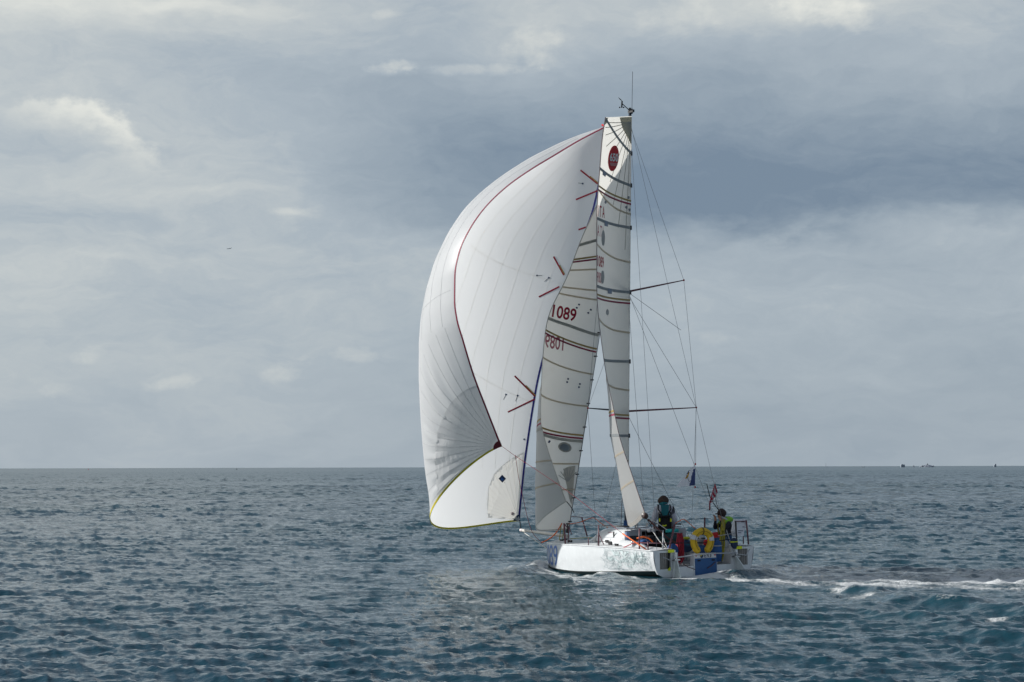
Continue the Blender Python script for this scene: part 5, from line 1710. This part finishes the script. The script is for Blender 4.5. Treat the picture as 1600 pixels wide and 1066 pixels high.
lb.part(MB().tube(hp[19:21], .084, 12, flat=1.15), 'strap', mat('olive_strap', (.10, .08, .02), .8), True)
for k0, k1, r_ in ((2, 38, .004),):
    lb.part(MB().tube(np.array([p + np.array([-.082, 0, 0]) for p in hp[k0:k1]]), .007, 4), 'piping', mat('piping_brown', (.22, .13, .01), .8), True)
# red mesh bag
def hang_net(name, top, bot, w0, w1, m_, label, cat, n=9, strands=9, seed=2):
    top, bot = np.array(top), np.array(bot); r = np.random.default_rng(seed)
    th_ = Thing(name, bot, label, cat)
    for k in range(strands):
        ph = 2 * math.pi * k / strands; P = []
        for i in range(n):
            t = i / (n - 1); w_ = w0 + (w1 - w0) * math.sin(math.pi * min(1, t * .75)) ** 1.0
            if t > .92: w_ *= .55
            P.append(top + (bot - top) * t + np.array([w_ * math.cos(ph) * .7, w_ * math.sin(ph), 0]) + r.normal(0, .006, 3))
        th_.part(MB().tube(P, .022 if m_ is REDM else .017, 5), 'strand', m_, True)
    return th_


rb = hang_net('rope_bag', L(1062.5, 834, 50.2), L(1062.5, 878, 50.0), .05, .10, REDM, 'dark red net of rope hanging at the open port stern', 'rope bag', strands=12)
rb.part(MB().blob(L(1062.5, 858, 50.1), (.05, .06, .30), 5, .1, 8), 'filling', REDM, True)
rb.part(MB().tube([L(1059, 872, 49.95), L(1061, 881, 49.9), L(1064, 881.5, 49.9), L(1066, 872, 49.95)], .010, 5), 'drawstring', REDROPE, True)
yh = hang_net('rope_coil', L(1130.5, 812, 50.75), L(1126.5, 876, 50.3), .03, .07, YROPE, 'long yellow rope coil hanging beside the seated sailor', 'rope', strands=9, seed=6)
yh.part(MB().tube([L(1127.5, 828, 50.6), L(1131.8, 828, 50.6)], .06, 8), 'binding', YROPE, True)


def bag(name, p, Y, s, m_, label, cat, seed, strap=None, rough=.10):
    c = L(p[0], p[1], Y); t = Thing(name, c - (0, 0, s[2]), label, cat)
    t.part(MB().blob(c, s, seed, rough, 12), 'sack', m_, True)
    if strap is not None:
        th_ = np.linspace(0, 2 * math.pi, 20)
        t.part(MB().tube([c + np.array([s[0] * 1.03 * math.cos(a), s[1] * 1.03 * math.sin(a), s[2] * .25]) for a in th_], .014, 5), 'strap', strap, True)
    return t


bag('dry_bag', (1050, 866), 50.0, (.16, .14, .28), BLUE, 'blue bag slumped behind the port rudder post', 'bag', 11)
d_ = L(1119, 861, 50.3)
db = Thing('dry_bag', d_ - (0, 0, .27), 'upright blue cylinder bag right of the lifebuoy', 'bag')
db.part(MB().lathe([(.02, -.27), (.13, -.26), (.145, -.1), (.14, .1), (.13, .22), (.06, .27)], d_, n=14), 'sack', BLUE, True)
db.part(MB().tube([d_ + (.146 * math.cos(a), .146 * math.sin(a), .13) for a in np.linspace(0, 6.28, 18)], .012, 4), 'strap', LGREY, True)
bag('sail_bag', (1070, 853), 50.9, (.26, .22, .16), mat('dark_blue_cloth', (.012, .05, .12), .75, var=.3), 'dark blue sail bag lying behind the red net', 'bag', 14, TEAL)
bag('sail_bag', (1099, 858), 50.8, (.28, .30, .10), BLUE, 'flat blue bag on the cockpit floor behind the lifebuoy', 'bag', 15)
bag('stuff_sack', (1094, 843), 50.9, (.13, .12, .13), mat('pale_sack', (.42, .44, .44), .75), 'pale grey sack seen through the lifebuoy', 'bag', 16, BLACK)
bag('stuff_sack', (1103.5, 848), 50.6, (.07, .08, .08), REDC, 'small bright red pouch seen through the lifebuoy', 'pouch', 17)
bag('sail_bag', (1121, 840), 51.4, (.26, .22, .14), REDC, 'red bag lying beside the seated sailor', 'bag', 18)
bag('gear_pile', (1014, 846), 51.0, (.14, .26, .15), BLACK, 'black gear heaped in the port corner of the companionway', 'gear', 19, None, .2)
bag('gear_pile', (1046, 846), 51.3, (.24, .26, .20), mat('dark_teal_cloth', (.01, .05, .06), .8, var=.4), 'dark teal bundle behind the mainsheet', 'gear', 20, BLACK, .2)
bag('dry_bag', (1006, 847), 50.6, (.16, .14, .07), BLUE, 'small blue bag tucked under the orange line', 'bag', 21)
bag('stuff_sack', (1073, 841), 50.8, (.06, .10, .04), mat('lime_cloth', (.45, .46, .02), .7), 'lime yellow strap bundle left of the lifebuoy', 'bundle', 22)
bag('stuff_sack', (1080, 850), 51.0, (.10, .09, .10), TURQ, 'turquoise sack just left of the lifebuoy', 'bag', 25)
bag('line_bag', (1133.5, 850), 50.55, (.04, .10, .10), mat('pale_box', (.5, .52, .55), .6), 'pale box under the rope coil', 'box', 23, None, .02)
bag('line_bag', (1147, 849), 50.4, (.06, .10, .14), mat('navy_line_bag', (.015, .035, .09), .8, var=.3), 'navy bag of lines at the starboard quarter', 'bag', 24, NEON)
# white rescue bag on the starboard pushpit
wq = [(1150.5, 812.3), (1166.2, 811.5), (1164.5, 824), (1161.5, 838), (1149.5, 838.5), (1147, 830)]
wb = Thing('rescue_bag', at_plane(1157, 838, 0, .12), 'white printed rescue bag strapped to the starboard pushpit', 'bag')
wb.part(MB().prism([at_plane(*p, 0, .12) for p in wq], (.13, 0, 0)), 'sack', mat('white_sack', (.80, .82, .88), .65, var=.08, bump=.4, bscale=14))
for (x0, x1, y0) in ((1158, 1163, 815), (1160, 1163, 823), (1153, 1161, 829), (1153, 1158, 832)):
    wb.part(MB().prism([at_plane(x0, y0, 0, .115), at_plane(x1, y0, 0, .115), at_plane(x1, y0 + 1.1, 0, .115), at_plane(x0, y0 + 1.1, 0, .115)], (-.003, 0, 0)), 'printed_line', INKNAVY)

# ------------------------------------------------------------------ far things on the horizon
ROCK = mat('islet_rock', (.30, .34, .40), .9, var=.35, scale=.25)
ROCK2 = mat('islet_masonry', (.36, .38, .41), .9, var=.2, scale=.3)


def far_thing(name, px, py, Y, label, cat, group=None):
    p = at_y(px, py, Y); p[2] = 0
    t = Thing(name, p, label, cat, group, frame=Matrix.Identity(4))
    return t, p, Y / F_PX


def rock_mb(c, wx, h, seed, wy=None):
    r = np.random.default_rng(seed); n = 26; m_ = 9
    P = np.zeros((m_, n, 3)); jag = r.normal(0, .10, (m_, n))
    for i in range(m_):
        t = i / (m_ - 1)
        for j in range(n):
            a = 2 * math.pi * j / n; k = (1 - t ** 1.8) * (1 + jag[i, j]) + .02
            P[i, j] = (c[0] + wx * k * math.cos(a), c[1] + (wy or wx * .7) * k * math.sin(a), c[2] + h * t * (1 + .4 * jag[i, j]) - .2)
    return MB().grid(P, close_u=True)


D = 3600.0
t, p, s = far_thing('islet', 1448, 727, D, 'long low rocky islet with a small tower, largest lump on the right horizon', 'islet')
t.part(rock_mb(p, 12 * s, 4.2 * s, 3), 'rock', ROCK)
t.part(MB().box(p + (.5 * s, -3, 4.2 * s), (2.2 * s, 2 * s, 1.6 * s)).box(p + (.5 * s, -3, 5.4 * s), (1.0 * s, s, 1.2 * s)), 'tower', ROCK2)
t.part(MB().box(p + (-6.5 * s, -5, 1.6 * s), (5 * s, 2 * s, 2.0 * s)), 'wall', ROCK2)
t.part(MB().box(p + (9.7 * s, -3, 1.2 * s), (1.0 * s, s, 3 * s)), 'outlying_rock', ROCK)
t, p, s = far_thing('islet', 1411, 727, D, 'square blocky rock on the horizon left of the long islet', 'islet')
t.part(MB().prism([p + np.array(q) * s for q in ((-3.2, 0, -.2), (3, 0, -.2), (3, 0, 4.3), (1.3, 0, 4.0), (-.6, 0, 4.8), (-2.6, 0, 4.4), (-3.2, 0, 2.2))], (0, 5 * s, 0)), 'rock', ROCK)
t, p, s = far_thing('islet', 1427.5, 727, D, 'tiny pointed rock between the square rock and the long islet', 'islet')
t.part(rock_mb(p, 1.5 * s, 3.4 * s, 8), 'rock', ROCK)
t, p, s = far_thing('islet', 1555, 727, D, 'small steep rock standing alone at the far right of the horizon', 'islet')
t.part(MB().prism([p + np.array(q) * s for q in ((-1.7, 0, -.2), (1.8, 0, -.2), (1.6, 0, 4.6), (.9, 0, 5.2), (-.5, 0, 3.9), (-1.7, 0, 2.4))], (0, 3 * s, 0)), 'rock', ROCK)
t, p, s = far_thing('low_rock', 1348.5, 728, D, 'pair of faint low rocks on the horizon right of the rigging', 'rocks')
t.part(rock_mb(p - (1.6 * s, 0, 0), 1.1 * s, 1.9 * s, 4), 'rock', ROCK2); t.part(rock_mb(p + (1.4 * s, 0, 0), 1.2 * s, 1.8 * s, 5), 'rock', ROCK2)
t, p, s = far_thing('beacon', 1290.5, 728, D, 'thin pale beacon mast on the horizon right of the rigging', 'beacon')
t.part(MB().tube([p, p + (0, 0, 6.5 * s)], .22 * s, 6), 'mast', mat('beacon_grey', (.22, .24, .27), .8)); t.part(MB().box(p + (0, 0, .6 * s), (1.2 * s, s, 1.2 * s)), 'base', ROCK)
for px, lab, m_, h in ((138, 'tiny red buoy on the far left horizon', REDC, 1.8), (370, 'tiny dark buoy on the horizon, midway across the left sea', BLACK, 2.2), (534, 'tiny pale mark on the horizon left of the spinnaker', ROCK2, 2.6)):
    t, p, s = far_thing('sea_mark', px, 730, 2400.0, lab, 'buoy')
    t.part(MB().lathe([(.7 * s, -.3), (.75 * s, .5 * s), (.25 * s, .8 * s), (.2 * s, h * s)], p, n=8), 'float', m_); t.part(MB().lathe([(.35 * s, 0), (.3 * s, .5 * s)], p + (0, 0, h * s), n=6), 'topmark', m_)
# airliner far off above the horizon
Yp = 11000.0; c = at_y(357.5, 388.6, Yp); u = Yp / F_PX
pl_ = Thing('airliner', c, 'tiny grey aeroplane flying in the pale sky left of the spinnaker', 'aeroplane', frame=Matrix.Identity(4))
PG = mat('hazy_aluminium', (.26, .29, .32), .5)
pl_.part(MB().tube([c + np.array((x, 0, z)) * u for x, z in ((-3.6, -.35), (-3.0, -.30), (0, -.12), (2.8, .08), (3.8, .28))], [.08 * u, .42 * u, .46 * u, .38 * u, .1 * u], 10), 'fuselage', PG, True)
for g in (1, -1):
    pl_.part(MB().prism([c + np.array(q) * u for q in ((-.6, 0, -.25), (.9, 0, -.15), (1.9, g * 4.2, .15), (1.3, g * 4.2, .12))], (0, 0, .10 * u)), 'wing', PG)
    pl_.part(MB().prism([c + np.array(q) * u for q in ((2.8, 0, .2), (3.6, 0, .25), (3.9, g * 1.5, .35), (3.5, g * 1.5, .35))], (0, 0, .07 * u)), 'tailplane', PG)
pl_.part(MB().prism([c + np.array(q) * u for q in ((2.5, 0, .3), (3.6, 0, .4), (4.3, 0, 1.9), (3.8, 0, 1.9))], (0, .12 * u, 0)), 'tail_fin', PG)
